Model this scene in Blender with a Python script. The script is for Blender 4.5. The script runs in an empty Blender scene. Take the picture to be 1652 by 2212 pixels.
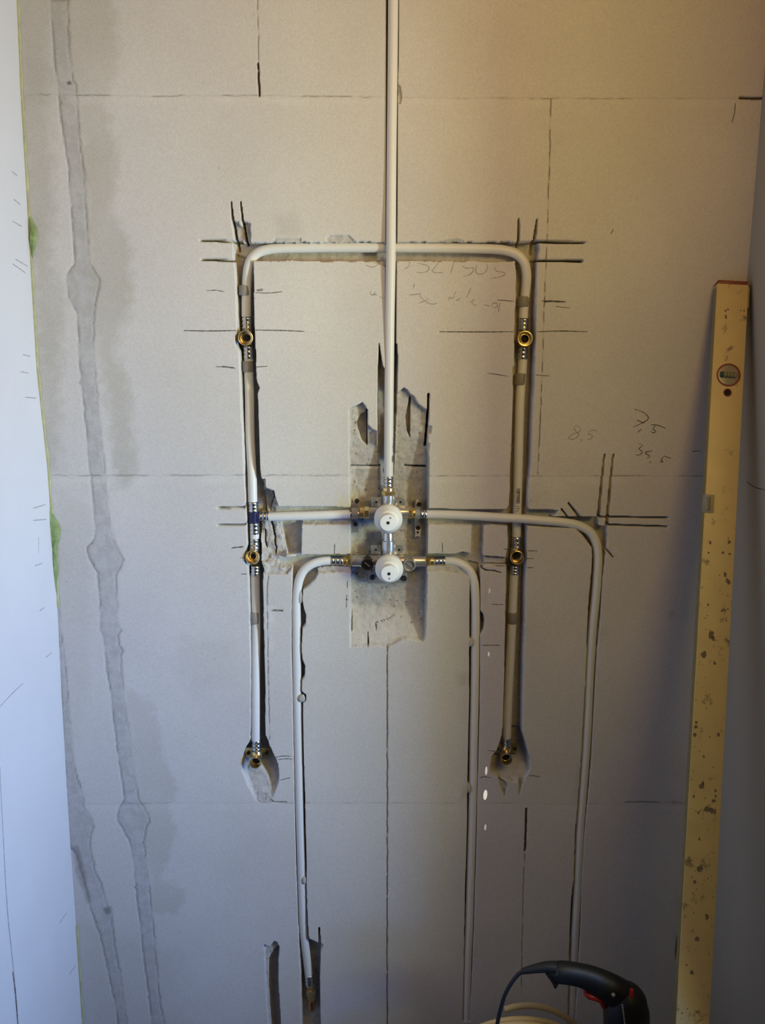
import bpy, bmesh, math, random
import numpy as np
from mathutils import Vector, Matrix

random.seed(7)
SC = bpy.context.scene
COL = SC.collection

# ------------------------------------------------------------------ camera
FPX, IW, IH = 1900.0, 1652.0, 2212.0
TILT = math.radians(12.0)
EYE = 1.45                    # lens height above the floor
YW = 1.52                     # distance of the chased wall
cam_d = bpy.data.cameras.new('camera')
cam = bpy.data.objects.new('camera', cam_d)
COL.objects.link(cam)
cam.location = (0, 0, EYE)
cam.rotation_euler = (math.radians(90) - TILT, 0, 0)
cam_d.sensor_fit = 'VERTICAL'
cam_d.sensor_height = 24.0
cam_d.lens = FPX / IH * 24.0
cam_d.clip_start = 0.01
SC.camera = cam

# ------------------------------------------------------------------ light and exposure
SC.view_settings.view_transform = 'Standard'
SC.view_settings.look = 'None'
SC.view_settings.gamma = 1
SC.view_settings.use_curve_mapping = False
SC.view_settings.exposure = 0.0
SC.cycles.caustics_reflective = False

world = bpy.data.worlds.new('world')
SC.world = world
world.use_nodes = True
wn = world.node_tree.nodes['Background']
wn.inputs[0].default_value = (1.0, 0.62, 0.30, 1)
wn.inputs[1].default_value = 0.014


def area(name, loc, target, sx, sy, power, color, spread=180):
    d = bpy.data.lights.new(name, 'AREA')
    d.shape = 'RECTANGLE'
    d.size, d.size_y = sx, sy
    d.energy = power
    d.color = color
    d.spread = math.radians(spread)
    o = bpy.data.objects.new(name, d)
    COL.objects.link(o)
    o.location = loc
    o.rotation_euler = (Vector(target) - Vector(loc)).to_track_quat('-Z', 'Y').to_euler()
    return o


# [name, location, target, size x, size y, watts, colour]
LAMPS = [
    ('window_top', (1.25, 0.33, 1.65), (-0.3, 1.4, 1.45), 0.26, 0.4, 1.3, (1.0, 0.5, 1.0), 110),
    ('window_mid', (1.25, 0.48, 1.25), (-0.25, 1.45, 1.30), 0.24, 0.36, 6.4, (0.87, 0.99, 0.52), 95),
    ('window_low', (1.22, 0.62, 0.88), (-0.5, 1.35, 0.90), 0.26, 0.4, 10.4, (0.07, 0.29, 1.0), 105),
    ('warm_room', (0.72, 0.10, 1.95), (0.1, 1.52, 1.75), 0.8, 0.2, 3.1, (1.0, 0.84, 0.24), 125),
    ('warm_ceiling', (0.45, 0.30, 2.10), (0.0, 1.52, 1.8), 0.5, 0.2, 1.7, (1.0, 0.42, 0.12), 130),
]
for L_ in LAMPS:
    area(*L_)

# ------------------------------------------------------------------ pixel ray -> point on a real plane
ct, st = math.cos(TILT), math.sin(TILT)


def ray(u, v):
    a = IH / 2 - v
    return (u - IW / 2, FPX * ct + a * st, -FPX * st + a * ct)


def P(u, v, off=0.0):
    """point where the sight line meets the vertical plane standing `off` in front of the wall"""
    dx, dy, dz = ray(u, v)
    y = YW - off
    return Vector((dx / dy * y, y, EYE + dz / dy * y))


def PX(u, v, x):
    """point where the sight line meets the side wall x = const"""
    dx, dy, dz = ray(u, v)
    k = x / dx
    return Vector((x, dy * k, EYE + dz * k))


def pxl(v, off=0.0):
    """metres covered by one pixel at height v"""
    return (YW - off) / ray(0, v)[1]


# ------------------------------------------------------------------ materials
def mat(name, color, rough=0.6, metal=0.0, noise=0.0, nscale=60.0, bump=0.0, bscale=200.0,
        spec=0.5, color2=None, n2scale=8.0, n2lo=0.45, n2hi=0.6, coat=0.0, trans=0.0):
    m = bpy.data.materials.new(name)
    m.use_nodes = True
    nt = m.node_tree
    b = nt.nodes['Principled BSDF']
    b.inputs['Roughness'].default_value = rough
    b.inputs['Metallic'].default_value = metal
    b.inputs['Specular IOR Level'].default_value = spec
    b.inputs['Coat Weight'].default_value = coat
    b.inputs['Transmission Weight'].default_value = trans
    c = (*color, 1)
    b.inputs['Base Color'].default_value = c
    tc = nt.nodes.new('ShaderNodeTexCoord')
    out = None
    if noise > 0:
        n = nt.nodes.new('ShaderNodeTexNoise')
        n.inputs['Scale'].default_value = nscale
        n.inputs['Detail'].default_value = 4
        nt.links.new(tc.outputs['Object'], n.inputs['Vector'])
        mr = nt.nodes.new('ShaderNodeMapRange')
        mr.inputs['To Min'].default_value = 1 - noise
        mr.inputs['To Max'].default_value = 1 + noise
        nt.links.new(n.outputs['Fac'], mr.inputs['Value'])
        mx = nt.nodes.new('ShaderNodeVectorMath')
        mx.operation = 'SCALE'
        mx.inputs[0].default_value = color
        nt.links.new(mr.outputs[0], mx.inputs['Scale'])
        out = mx.outputs[0]
    if color2 is not None:
        n2 = nt.nodes.new('ShaderNodeTexNoise')
        n2.inputs['Scale'].default_value = n2scale
        n2.inputs['Detail'].default_value = 6
        n2.inputs['Roughness'].default_value = 0.65
        nt.links.new(tc.outputs['Object'], n2.inputs['Vector'])
        m2 = nt.nodes.new('ShaderNodeMapRange')
        m2.inputs['From Min'].default_value = n2lo
        m2.inputs['From Max'].default_value = n2hi
        nt.links.new(n2.outputs['Fac'], m2.inputs['Value'])
        mix = nt.nodes.new('ShaderNodeMix')
        mix.data_type = 'RGBA'
        mix.inputs['A'].default_value = c
        mix.inputs['B'].default_value = (*color2, 1)
        nt.links.new(m2.outputs[0], mix.inputs['Factor'])
        if out:
            nt.links.new(out, mix.inputs['A'])
        out = mix.outputs['Result']
    if out:
        nt.links.new(out, b.inputs['Base Color'])
    if bump > 0:
        n3 = nt.nodes.new('ShaderNodeTexNoise')
        n3.inputs['Scale'].default_value = bscale
        n3.inputs['Detail'].default_value = 5
        nt.links.new(tc.outputs['Object'], n3.inputs['Vector'])
        bp = nt.nodes.new('ShaderNodeBump')
        bp.inputs['Strength'].default_value = bump
        bp.inputs['Distance'].default_value = 0.001
        nt.links.new(n3.outputs['Fac'], bp.inputs['Height'])
        nt.links.new(bp.outputs[0], b.inputs['Normal'])
    return m


M = {
    'pipe': mat('white_plastic_pipe', (0.70, 0.70, 0.69), 0.42, noise=0.03, nscale=40),
    'collar': mat('grey_collar', (0.24, 0.22, 0.20), 0.6, noise=0.1),
    'steel': mat('press_steel', (0.55, 0.55, 0.55), 0.27, 1.0, noise=0.08),
    'chrome': mat('chromed_brass', (0.70, 0.69, 0.68), 0.28, 0.8, noise=0.06, nscale=90),
    'zinc': mat('zinc_bracket', (0.36, 0.355, 0.35), 0.42, 0.5, noise=0.15),
    'brass': mat('brass', (0.94, 0.73, 0.38), 0.27, 0.92, noise=0.08, nscale=120),
    'copper': mat('copper', (0.55, 0.24, 0.13), 0.35, 1.0, noise=0.1),
    'navy': mat('navy_plastic', (0.012, 0.012, 0.07), 0.5),
    'cap': mat('white_cap', (0.78, 0.78, 0.76), 0.38, noise=0.05, nscale=60),
    'clear': mat('milky_sleeve', (0.45, 0.46, 0.46), 0.2, 0.3),
    'black': mat('black_rubber', (0.012, 0.012, 0.012), 0.55),
    'dark': mat('dark_knob', (0.05, 0.05, 0.055), 0.3, 0.5),
    'hole': mat('hole_shade', (0.01, 0.009, 0.008), 0.9),  # near-black discs paint the shade inside bores and holes
    'yellow': mat('yellow_level_paint', (0.60, 0.46, 0.20), 0.42, noise=0.12, nscale=30,
                  color2=(0.20, 0.15, 0.085), n2scale=34, n2lo=0.60, n2hi=0.68),
    'yshade': mat('level_edge_shade', (0.22, 0.18, 0.07), 0.5, noise=0.3, nscale=80),  # narrow sides of the level, colour darkened for the shade on them
    'red': mat('red_plastic', (0.30, 0.02, 0.012), 0.4),
    'rededge': mat('red_rim', (0.19, 0.035, 0.025), 0.5, noise=0.4, nscale=200),
    'vial': mat('vial_window', (0.27, 0.23, 0.16), 0.2, noise=0.2, nscale=150),
    'vialg': mat('vial_liquid', (0.22, 0.21, 0.11), 0.15),
    'teal': mat('vial_end', (0.03, 0.07, 0.05), 0.3),
    'grey': mat('grey_plastic', (0.30, 0.28, 0.24), 0.5, noise=0.15),
    'hose': mat('cream_hose', (0.62, 0.45, 0.22), 0.5, noise=0.1),
    'toolblack': mat('tool_black', (0.009, 0.009, 0.008), 0.5, noise=0.3, nscale=80, bump=0.2, bscale=600),
    'toolred': mat('tool_red', (0.35, 0.015, 0.012), 0.4),
    'green': mat('green_foam', (0.24, 0.31, 0.12), 0.9, noise=0.5, nscale=90, bump=0.8, bscale=160),
    'yellowseal': mat('yellow_edge_seal', (0.46, 0.45, 0.24), 0.9, noise=0.35, nscale=60, bump=0.5, bscale=160),
    'white': mat('white_bit', (0.7, 0.69, 0.65), 0.5),
    'screwtip': mat('screw', (0.04, 0.035, 0.03), 0.4, 0.6),
    'mortar': mat('mortar_dab', (0.45, 0.42, 0.38), 0.9, noise=0.15, nscale=80, bump=0.6, bscale=300),
}


def pencil_mat(name, color, cover):
    m = mat(name, color, 0.7)
    nt = m.node_tree
    b = nt.nodes['Principled BSDF']
    tr = nt.nodes.new('ShaderNodeBsdfTransparent')
    mix = nt.nodes.new('ShaderNodeMixShader')
    n = nt.nodes.new('ShaderNodeTexNoise')
    n.inputs['Scale'].default_value = 170
    n.inputs['Detail'].default_value = 3
    tc = nt.nodes.new('ShaderNodeTexCoord')
    nt.links.new(tc.outputs['Object'], n.inputs['Vector'])
    mr = nt.nodes.new('ShaderNodeMapRange')
    mr.inputs['From Min'].default_value = 0.35
    mr.inputs['From Max'].default_value = 0.6
    mr.inputs['To Min'].default_value = cover * 0.55
    mr.inputs['To Max'].default_value = cover
    nt.links.new(n.outputs['Fac'], mr.inputs['Value'])
    nt.links.new(mr.outputs[0], mix.inputs[0])
    nt.links.new(tr.outputs[0], mix.inputs[1])
    nt.links.new(b.outputs[0], mix.inputs[2])
    nt.links.new(mix.outputs[0], nt.nodes['Material Output'].inputs['Surface'])
    return m


M['pencil'] = pencil_mat('pencil_graphite', (0.05, 0.045, 0.04), 0.85)
M['faint'] = pencil_mat('faint_pencil', (0.12, 0.10, 0.08), 0.42)

# ------------------------------------------------------------------ object helpers


def tag(o, label=None, cat=None, group=None, kind=None):
    if label: o['label'] = label
    if cat: o['category'] = cat
    if group: o['group'] = group
    if kind: o['kind'] = kind
    return o


def empty(name, loc, label=None, cat=None, group=None):
    o = bpy.data.objects.new(name, None)
    COL.objects.link(o)
    o.location = loc
    o.empty_display_size = 0.02
    return tag(o, label, cat, group)


def obj(name, bm, m, parent=None, smooth=False):
    """bm is in world coordinates; re-based on the parent's location"""
    me = bpy.data.meshes.new(name)
    if parent is not None:
        base = Vector((0, 0, 0))
        p = parent
        while p is not None:
            base += p.location
            p = p.parent
        bmesh.ops.translate(bm, verts=bm.verts, vec=-base)
    bmesh.ops.recalc_face_normals(bm, faces=bm.faces)
    bm.to_mesh(me)
    bm.free()
    if smooth:
        for p_ in me.polygons:
            p_.use_smooth = True
        try:
            me.set_sharp_from_angle(angle=math.radians(38))
        except Exception:
            pass
    me.materials.append(m)
    o = bpy.data.objects.new(name, me)
    COL.objects.link(o)
    if parent is not None:
        o.parent = parent
    return o


def frame(d, hint=Vector((0, -1, 0))):
    d = d.normalized()
    a = hint - d * hint.dot(d)
    if a.length < 1e-4:
        a = Vector((1, 0, 0)) - d * d.x
    a.normalize()
    return a, d.cross(a).normalized()


def catmull(pts, n=8):
    out = []
    for i in range(len(pts) - 1):
        p0 = pts[max(i - 1, 0)]; p1 = pts[i]; p2 = pts[i + 1]; p3 = pts[min(i + 2, len(pts) - 1)]
        for k in range(n):
            t = k / n
            out.append(0.5 * ((2 * p1) + (p2 - p0) * t + (2 * p0 - 5 * p1 + 4 * p2 - p3) * t * t
                              + (-p0 + 3 * p1 - 3 * p2 + p3) * t ** 3))
    out.append(pts[-1].copy())
    return out


def tube(bm, pts, radii, seg=20, hint=Vector((0, -1, 0)), caps=True, squash=1.0):
    if not hasattr(radii, '__len__'):
        radii = [radii] * len(pts)
    rings = []
    for i, p in enumerate(pts):
        d = (pts[min(i + 1, len(pts) - 1)] - pts[max(i - 1, 0)])
        a, b = frame(d, hint)
        r = radii[i]
        rings.append([bm.verts.new(p + a * (math.cos(2 * math.pi * k / seg) * r * squash)
                                   + b * (math.sin(2 * math.pi * k / seg) * r)) for k in range(seg)])
    for i in range(len(rings) - 1):
        for k in range(seg):
            bm.faces.new((rings[i][k], rings[i][(k + 1) % seg], rings[i + 1][(k + 1) % seg], rings[i + 1][k]))
    if caps:
        bm.faces.new(rings[0][::-1]); bm.faces.new(rings[-1])
    return rings


def lathe(bm, origin, axis, profile, seg=32, hint=Vector((0, 0, 1)), closed=False):
    """profile: (distance along axis, radius)"""
    a, b = frame(axis, hint)
    ax = axis.normalized()
    rings = []
    for (h, r) in profile:
        rings.append([bm.verts.new(origin + ax * h + (a * math.cos(2 * math.pi * k / seg)
                                   + b * math.sin(2 * math.pi * k / seg)) * max(r, 1e-5)) for k in range(seg)])
    n = len(rings)
    for i in range(n if closed else n - 1):
        j = (i + 1) % n
        for k in range(seg):
            bm.faces.new((rings[i][k], rings[i][(k + 1) % seg], rings[j][(k + 1) % seg], rings[j][k]))
    if not closed:
        bm.faces.new(rings[0][::-1]); bm.faces.new(rings[-1])
    return rings


def box(bm, c, ax, ay, az, sx, sy, sz, bev=0.0):
    """box centred on c with unit axes and full sizes"""
    vs = []
    for i in (-1, 1):
        for j in (-1, 1):
            for k in (-1, 1):
                vs.append(bm.verts.new(c + ax * (i * sx / 2) + ay * (j * sy / 2) + az * (k * sz / 2)))
    f = [(0, 1, 3, 2), (4, 6, 7, 5), (0, 4, 5, 1), (2, 3, 7, 6), (0, 2, 6, 4), (1, 5, 7, 3)]
    fs = [bm.faces.new([vs[i] for i in q]) for q in f]
    if bev > 0:
        es = list({e for q in fs for e in q.edges})
        bmesh.ops.bevel(bm, geom=es, offset=bev, segments=2, affect='EDGES', profile=0.6)


X, Y, Z = Vector((1, 0, 0)), Vector((0, 1, 0)), Vector((0, 0, 1))

# ------------------------------------------------------------------ the chased block wall: a height field in numpy
rng = np.random.default_rng(11)


def spaced(lo, hi, zones, coarse):
    xs = [lo]
    while xs[-1] < hi:
        h = coarse
        for (a, b, s) in zones:
            if a <= xs[-1] < b:
                h = min(h, s)
        xs.append(xs[-1] + h)
    xs[-1] = hi
    return xs


xs = spaced(-0.625, 0.625, [(-0.285, 0.34, 0.0011), (0.36, 0.42, 0.0011)], 0.0024)
zs = spaced(0.0, 1.985, [(1.38, 1.51, 0.0011), (0.98, 1.12, 0.0011), (0.02, 1.98, 0.0017)], 0.003)
xs = [-0.9, -0.75] + xs + [0.75, 0.9]
zs = [-0.05] + zs + [2.2, 2.5]
xs = np.array(xs); zs = np.array(zs)
NX, NZ = len(xs), len(zs)
GX, GZ = np.meshgrid(xs, zs)          # rows = z


def vnoise(sx, sz, octs=1, seed=0, gx=None, gz=None):
    gx = GX if gx is None else gx
    gz = GZ if gz is None else gz
    r = np.random.default_rng(seed)
    out = np.zeros_like(gx); amp = 1.0; tot = 0
    for o in range(octs):
        T = r.random((257, 257))
        fx = (gx + 3.0) / sx * (2 ** o); fz = (gz + 3.0) / sz * (2 ** o)
        ix = np.floor(fx).astype(int); iz = np.floor(fz).astype(int)
        tx = fx - ix; tz = fz - iz
        tx = tx * tx * (3 - 2 * tx); tz = tz * tz * (3 - 2 * tz)
        ix %= 256; iz %= 256
        v = (T[iz, ix] * (1 - tx) + T[iz, ix + 1] * tx) * (1 - tz) + (T[iz + 1, ix] * (1 - tx) + T[iz + 1, ix + 1] * tx) * tz
        out += v * amp; tot += amp; amp *= 0.5
    return out / tot * 2 - 1            # -1..1


depth = np.zeros_like(GX)
m_cut = np.zeros_like(GX)      # freshly cut block
m_mort = np.zeros_like(GX)     # grey filler mortar
m_damp = np.zeros_like(GX)     # damp stain
m_dark = np.zeros_like(GX)     # dirt / crack
m_pale = np.zeros_like(GX)     # pale adhesive smear
EN1 = vnoise(0.012, 0.012, 3, 1)
EN2 = vnoise(0.012, 0.012, 3, 2)
FN = vnoise(0.009, 0.009, 3, 3)
FN2 = vnoise(0.035, 0.035, 3, 4)


def toxz(poly):
    return [(P(u, v).x, P(u, v).z) for (u, v) in poly]


def window(pts, pad):
    x0 = min(p[0] for p in pts) - pad; x1 = max(p[0] for p in pts) + pad
    z0 = min(p[1] for p in pts) - pad; z1 = max(p[1] for p in pts) + pad
    i0, i1 = np.searchsorted(xs, [x0, x1]); j0, j1 = np.searchsorted(zs, [z0, z1])
    return slice(max(j0 - 1, 0), j1 + 1), slice(max(i0 - 1, 0), i1 + 1)


def segdist(gx, gz, a, b):
    dx, dz = b[0] - a[0], b[1] - a[1]
    L2 = dx * dx + dz * dz + 1e-12
    t = np.clip(((gx - a[0]) * dx + (gz - a[1]) * dz) / L2, 0, 1)
    return np.hypot(gx - a[0] - t * dx, gz - a[1] - t * dz), t


def sdf(pts, sl, rough):
    gx = GX[sl] + EN1[sl] * rough; gz = GZ[sl] + EN2[sl] * rough
    inside = np.zeros(gx.shape, bool)
    dist = np.full(gx.shape, 1e9)
    n = len(pts)
    for i in range(n):
        a, b = pts[i], pts[(i + 1) % n]
        d, _ = segdist(gx, gz, a, b)
        dist = np.minimum(dist, d)
        cond = (a[1] > gz) != (b[1] > gz)
        if a[1] != b[1]:
            xi = (b[0] - a[0]) * (gz - a[1]) / (b[1] - a[1]) + a[0]
            inside ^= cond & (gx < xi)
    return np.where(inside, -dist, dist)


def carve(poly, d, rough=0.0008, ramp=0.0012, fl=0.0012, cut=1.0, world=False):
    """sink the polygon to depth d (metres; number or function of (gx, gz))"""
    pts = poly if world else toxz(poly)
    sl = window(pts, 0.006)
    s = sdf(pts, sl, rough)
    t = np.clip(0.5 - s / ramp, 0, 1)
    dd = d(GX[sl], GZ[sl]) if callable(d) else d
    dd = dd + FN[sl] * fl
    depth[sl] = np.maximum(depth[sl], t * dd)
    m_cut[sl] = np.maximum(m_cut[sl], t * cut)


def raise_to(poly, d, rough=0.0008, ramp=0.0012):
    """put material back (islands, dabs): no deeper than d"""
    pts = toxz(poly); sl = window(pts, 0.006)
    t = np.clip(0.5 - sdf(pts, sl, rough) / ramp, 0, 1)
    depth[sl] = depth[sl] * (1 - t) + np.minimum(depth[sl], d) * t


def line(poly, w, d, dark=0.0, rough=0.0, w1=None):
    """saw cut along a polyline; w is the full width in metres (w -> w1 along it)"""
    if 0.018 <= d <= 0.03 and not dark:
        d *= 1.6; w *= 1.2
        w1 = None if w1 is None else w1 * 1.15
    pts = toxz(poly)
    sl = window(pts, 0.006)
    gx = GX[sl] + EN1[sl] * rough; gz = GZ[sl] + EN2[sl] * rough
    n = len(pts) - 1
    for i in range(n):
        dist, t = segdist(gx, gz, pts[i], pts[i + 1])
        ww = w if w1 is None else w + (w1 - w) * (i + t) / n
        k = np.clip(0.5 - (dist - ww / 2) / 0.0009, 0, 1)
        depth[sl] = np.maximum(depth[sl], k * d)
        m_cut[sl] = np.maximum(m_cut[sl], k)
        if dark: m_dark[sl] = np.maximum(m_dark[sl], k * dark)


def stain(arr, poly, val, soft, rough=0.004):
    pts = toxz(poly); sl = window(pts, soft + 0.02)
    s = sdf(pts, sl, rough)
    arr[sl] = np.maximum(arr[sl], np.clip(0.5 - s / soft, 0, 1) * val)


# --- block joints
def joint(poly, w=0.0016, d=0.0008, dark=0.6, seed=5, thr=-0.1):
    pts = toxz(poly); sl = window(pts, 0.01)
    nn = vnoise(0.03, 0.012, 3, seed)[sl]
    gx = GX[sl] + EN1[sl] * 0.0012; gz = GZ[sl] + EN2[sl] * 0.0012
    for i in range(len(pts) - 1):
        dist, t = segdist(gx, gz, pts[i], pts[i + 1])
        k = np.clip(0.5 - (dist - w / 2) / 0.0012, 0, 1) * np.clip((nn - thr) * 3, 0.25, 1)
        depth[sl] = np.maximum(depth[sl], k * d)
        m_dark[sl] = np.maximum(m_dark[sl], k * dark)


def smear(poly, w, val, seed):
    pts = toxz(poly); sl = window(pts, w + 0.01)
    nn = vnoise(0.05, 0.02, 3, seed)[sl]
    for i in range(len(pts) - 1):
        dist, t = segdist(GX[sl], GZ[sl], pts[i], pts[i + 1])
        k = np.clip(1 - dist / w, 0, 1) * np.clip(nn + 0.45, 0, 1) * val
        m_pale[sl] = np.maximum(m_pale[sl], k)


joint([(60, 204), (300, 207), (560, 206), (1000, 212), (1652, 212)])
joint([(1598, 211), (1652, 212)], 0.004, 0.004, 1.0, 6, -1)
joint([(100, 1027), (520, 1027), (760, 1027)], seed=8)
joint([(925, 1028), (1560, 1028)], seed=9)
joint([(170, 1736), (640, 1735), (1500, 1736)], w=0.0014, dark=0.5, seed=10)
joint([(1350, 1733), (1472, 1732)], 0.002, 0.001, 0.8, 12, -0.3)
joint([(556, -20), (558, 100), (560, 206)], 0.0016, 0.001, 0.7, 13, -0.4)
joint([(557, 137), (560, 206)], 0.0032, 0.005, 1.0, 14, -1)
joint([(1190, 214), (1183, 480), (1176, 650), (1169, 850), (1162, 1023)], 0.0017, 0.0012, 0.85, 15, -0.3)
joint([(836, 1397), (836, 1800), (836, 2240)], 0.0026, 0.0015, 0.85, 16, -0.6)
joint([(1137, 1745), (1134, 1840), (1131, 1900), (1126, 2150)], 0.0018, 0.001, 0.6, 17, -0.3)
joint([(1137, 1748), (1134, 1838)], 0.0040, 0.004, 1.0, 18, -1)
joint([(579, 1244), (576, 1290), (577, 1340), (579, 1450), (581, 1540), (582, 1598)], 0.0018, 0.001, 0.7, 19, -0.4)
smear([(160, 214), (560, 216), (1100, 220), (1600, 222)], 0.012, 0.5, 20)
smear([(110, 1036), (520, 1037), (755, 1037)], 0.010, 0.45, 21)
smear([(925, 1037), (1500, 1037)], 0.010, 0.45, 22)
smear([(180, 1745), (1480, 1745)], 0.008, 0.35, 23)
smear([(1145, 1040), (1200, 1050)], 0.03, 0.5, 24)
smear([(586, 1300), (583, 1400)], 0.012, 0.8, 25)

# --- damp band and rubbed patches on the left
stain(m_damp, [(35, -20), (240, -20), (262, 120), (228, 230), (255, 330), (240, 460), (280, 520), (285, 640), (250, 760),
               (280, 850), (295, 1010), (290, 1040), (250, 1060), (235, 900), (190, 560), (175, 300), (150, 120),
               (120, 40), (110, 60), (100, 240), (115, 350), (112, 560), (140, 640), (130, 800), (128, 1020), (100, 1020)],
      0.62, 0.02, 0.012)
stain(m_damp, [(35, -20), (120, -20), (130, 140), (105, 330), (90, 700), (75, 700), (60, 300)], 0.45, 0.03, 0.01)
stain(m_damp, [(270, 1480), (330, 1520), (350, 1620), (385, 1700), (365, 1740), (380, 1800), (350, 1900), (405, 1925),
               (385, 1975), (335, 1975), (320, 1850), (300, 1760), (290, 1640)], 0.5, 0.012, 0.01)
stain(m_damp, [(400, 1375), (500, 1390), (500, 1480), (420, 1500), (380, 1450)], 0.28, 0.03, 0.01)
stain(m_damp, [(180, 1990), (380, 2060), (430, 2240), (180, 2240)], 0.35, 0.05, 0.02)
stain(m_damp, [(126, 1060), (200, 1100), (190, 1500), (150, 1640), (130, 1300)], 0.25, 0.02, 0.01)
stain(m_damp, [(1146, 1055), (1180, 1060), (1165, 1100), (1140, 1095)], 0.3, 0.02, 0.01)
stain(m_damp, [(1036, 1240), (1052, 1250), (1056, 1290), (1044, 1310), (1036, 1300)], 0.35, 0.01)
stain(m_damp, [(1443, 1322), (1456, 1318), (1458, 1330), (1446, 1342)], 0.7, 0.004, 0.002)
stain(m_damp, [(1285, 1352), (1310, 1356), (1318, 1372), (1296, 1382)], 0.4, 0.012, 0.003)
stain(m_damp, [(985, 1455), (1012, 1450), (1012, 1478), (995, 1480)], 0.5, 0.012, 0.003)
stain(m_damp, [(1246, 1650), (1262, 1655), (1258, 1740), (1240, 1740)], 0.35, 0.01, 0.004)
stain(m_damp, [(590, 470), (640, 462), (655, 500), (635, 515), (600, 505)], 0.35, 0.012, 0.006)
stain(m_damp, [(1000, 1700), (1012, 1695), (1012, 1722), (992, 1728)], 0.6, 0.008, 0.003)
stain(m_damp, [(1170, 270), (1215, 300), (1185, 330), (1205, 290)], 0.2, 0.015, 0.003)

# --- old chases filled with grey mortar, swelling at their boxes
A = [(0, 110, 148), (30, 112, 147), (100, 116, 150), (170, 122, 156), (185, 126, 164), (240, 130, 168), (300, 139, 172),
     (355, 146, 179), (366, 148, 182), (430, 152, 184), (500, 158, 189), (568, 160, 194), (580, 152, 202), (592, 145, 209), (606, 144, 215),
     (622, 145, 214), (640, 148, 209), (660, 157, 206), (672, 166, 205), (700, 168, 203), (740, 170, 202), (820, 175, 206),
     (826, 170, 207), (832, 176, 208), (900, 183, 214), (1000, 192, 224), (1080, 201, 232), (1140, 206, 238), (1165, 204, 244), (1180, 189, 250),
     (1192, 189, 258), (1208, 194, 265), (1218, 198, 262), (1238, 211, 252), (1260, 213, 250), (1300, 215, 252), (1340, 217, 253),
     (1362, 217, 261), (1376, 222, 255), (1395, 226, 257), (1405, 227, 264), (1420, 228, 259), (1475, 235, 264), (1500, 239, 266), (1560, 246, 275),
     (1640, 256, 286), (1710, 266, 296), (1725, 268, 299), (1745, 258, 311), (1762, 253, 320), (1776, 256, 322),
     (1786, 262, 317), (1800, 270, 314), (1820, 281, 311), (1860, 289, 315), (1912, 293, 322), (1918, 289, 323), (1924, 294, 323), (2000, 303, 331),
     (2100, 315, 339), (2180, 325, 347), (2212, 328, 356), (2240, 332, 360)]
B = [(1290, 118, 127), (1350, 122, 130), (1400, 125, 137), (1440, 128, 143), (1480, 130, 143), (1560, 134, 150), (1640, 138, 157),
     (1690, 140, 170), (1712, 141, 178), (1740, 142, 180), (1762, 144, 194), (1785, 146, 203), (1798, 147, 197), (1830, 150, 194),
     (1845, 163, 197), (1880, 172, 205), (1912, 182, 219), (1924, 185, 223), (1957, 193, 230), (1962, 194, 240), (1985, 203, 241), (2020, 216, 245),
     (2060, 225, 251), (2120, 238, 262), (2184, 251, 270), (2240, 258, 278)]


def mortar(rows, grow=0):
    poly = [(l - grow, v) for (v, l, r) in rows] + [(r + grow, v) for (v, l, r) in reversed(rows)]
    pts = toxz(poly); sl = window(pts, 0.012)
    s = sdf(pts, sl, 0.0022)
    inside = np.clip(0.5 - s / 0.0015, 0, 1)
    m_mort[sl] = np.maximum(m_mort[sl], inside)
    depth[sl] += -inside * 0.0006 * np.clip(-s / 0.006, 0, 1) + inside * FN[sl] * 0.0003
    edge = np.clip(1.25 - np.abs(s) / 0.0017, 0, 1) * np.clip(FN2[sl] * 1.8 + 0.8, 0.3, 1)
    depth[sl] = np.maximum(depth[sl], edge * 0.0016)
    m_dark[sl] = np.maximum(m_dark[sl], edge * 0.42)


mortar(A); mortar(B)
stain(m_dark, [(143, 178), (150, 174), (156, 180), (150, 184)], 0.8, 0.002, 0.001)
stain(m_dark, [(222, 1962), (238, 1958), (240, 1972), (228, 1976)], 0.5, 0.004, 0.002)
stain(m_dark, [(155, 1828), (170, 1826), (196, 1950), (188, 1952), (164, 1880)], 0.4, 0.006, 0.003)

# --- pipe frame: top channel
TOPD = 0.027
carve([(503, 524), (700, 525), (835, 524), (1000, 524), (1150, 522), (1164, 525), (1164, 560), (1110, 564), (1000, 563), (860, 563),
       (700, 563), (548, 563), (505, 564)], TOPD, 0.0024)
line([(434, 518.5), (470, 520), (520, 522)], 0.0026, 0.022)
line([(436, 560), (470, 561.5), (520, 563)], 0.0026, 0.022)
line([(1150, 522), (1262, 523.5)], 0.0028, 0.022)
line([(1150, 562.5), (1258, 564)], 0.0028, 0.022)
line([(499, 437), (503, 480), (512, 540)], 0.0012, 0.024, w1=0.0044)
line([(519.5, 437), (524, 480), (531, 525)], 0.0012, 0.024, w1=0.0040)
line([(1121, 474), (1120, 530)], 0.0024, 0.022, w1=0.003)
line([(1160, 474), (1157, 500), (1152, 545)], 0.0014, 0.026, w1=0.0060)
carve([(505, 478), (511, 481), (515, 480), (518, 488), (523, 490), (527, 478), (540, 483), (541, 528), (506, 530)], 0.013, 0.0014, fl=0.002)
carve([(704, 513), (712, 509), (750, 508), (762, 516), (770, 524), (706, 525)], 0.004, 0.002)
carve([(958, 519), (985, 516), (1000, 518), (1002, 526), (956, 526)], 0.003, 0.002)
carve([(800, 563), (832, 563), (832, 576), (822, 571), (806, 567)], 0.004, 0.001)
carve([(592, 514), (650, 515), (652, 525), (594, 525)], 0.002, 0.002)

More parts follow.
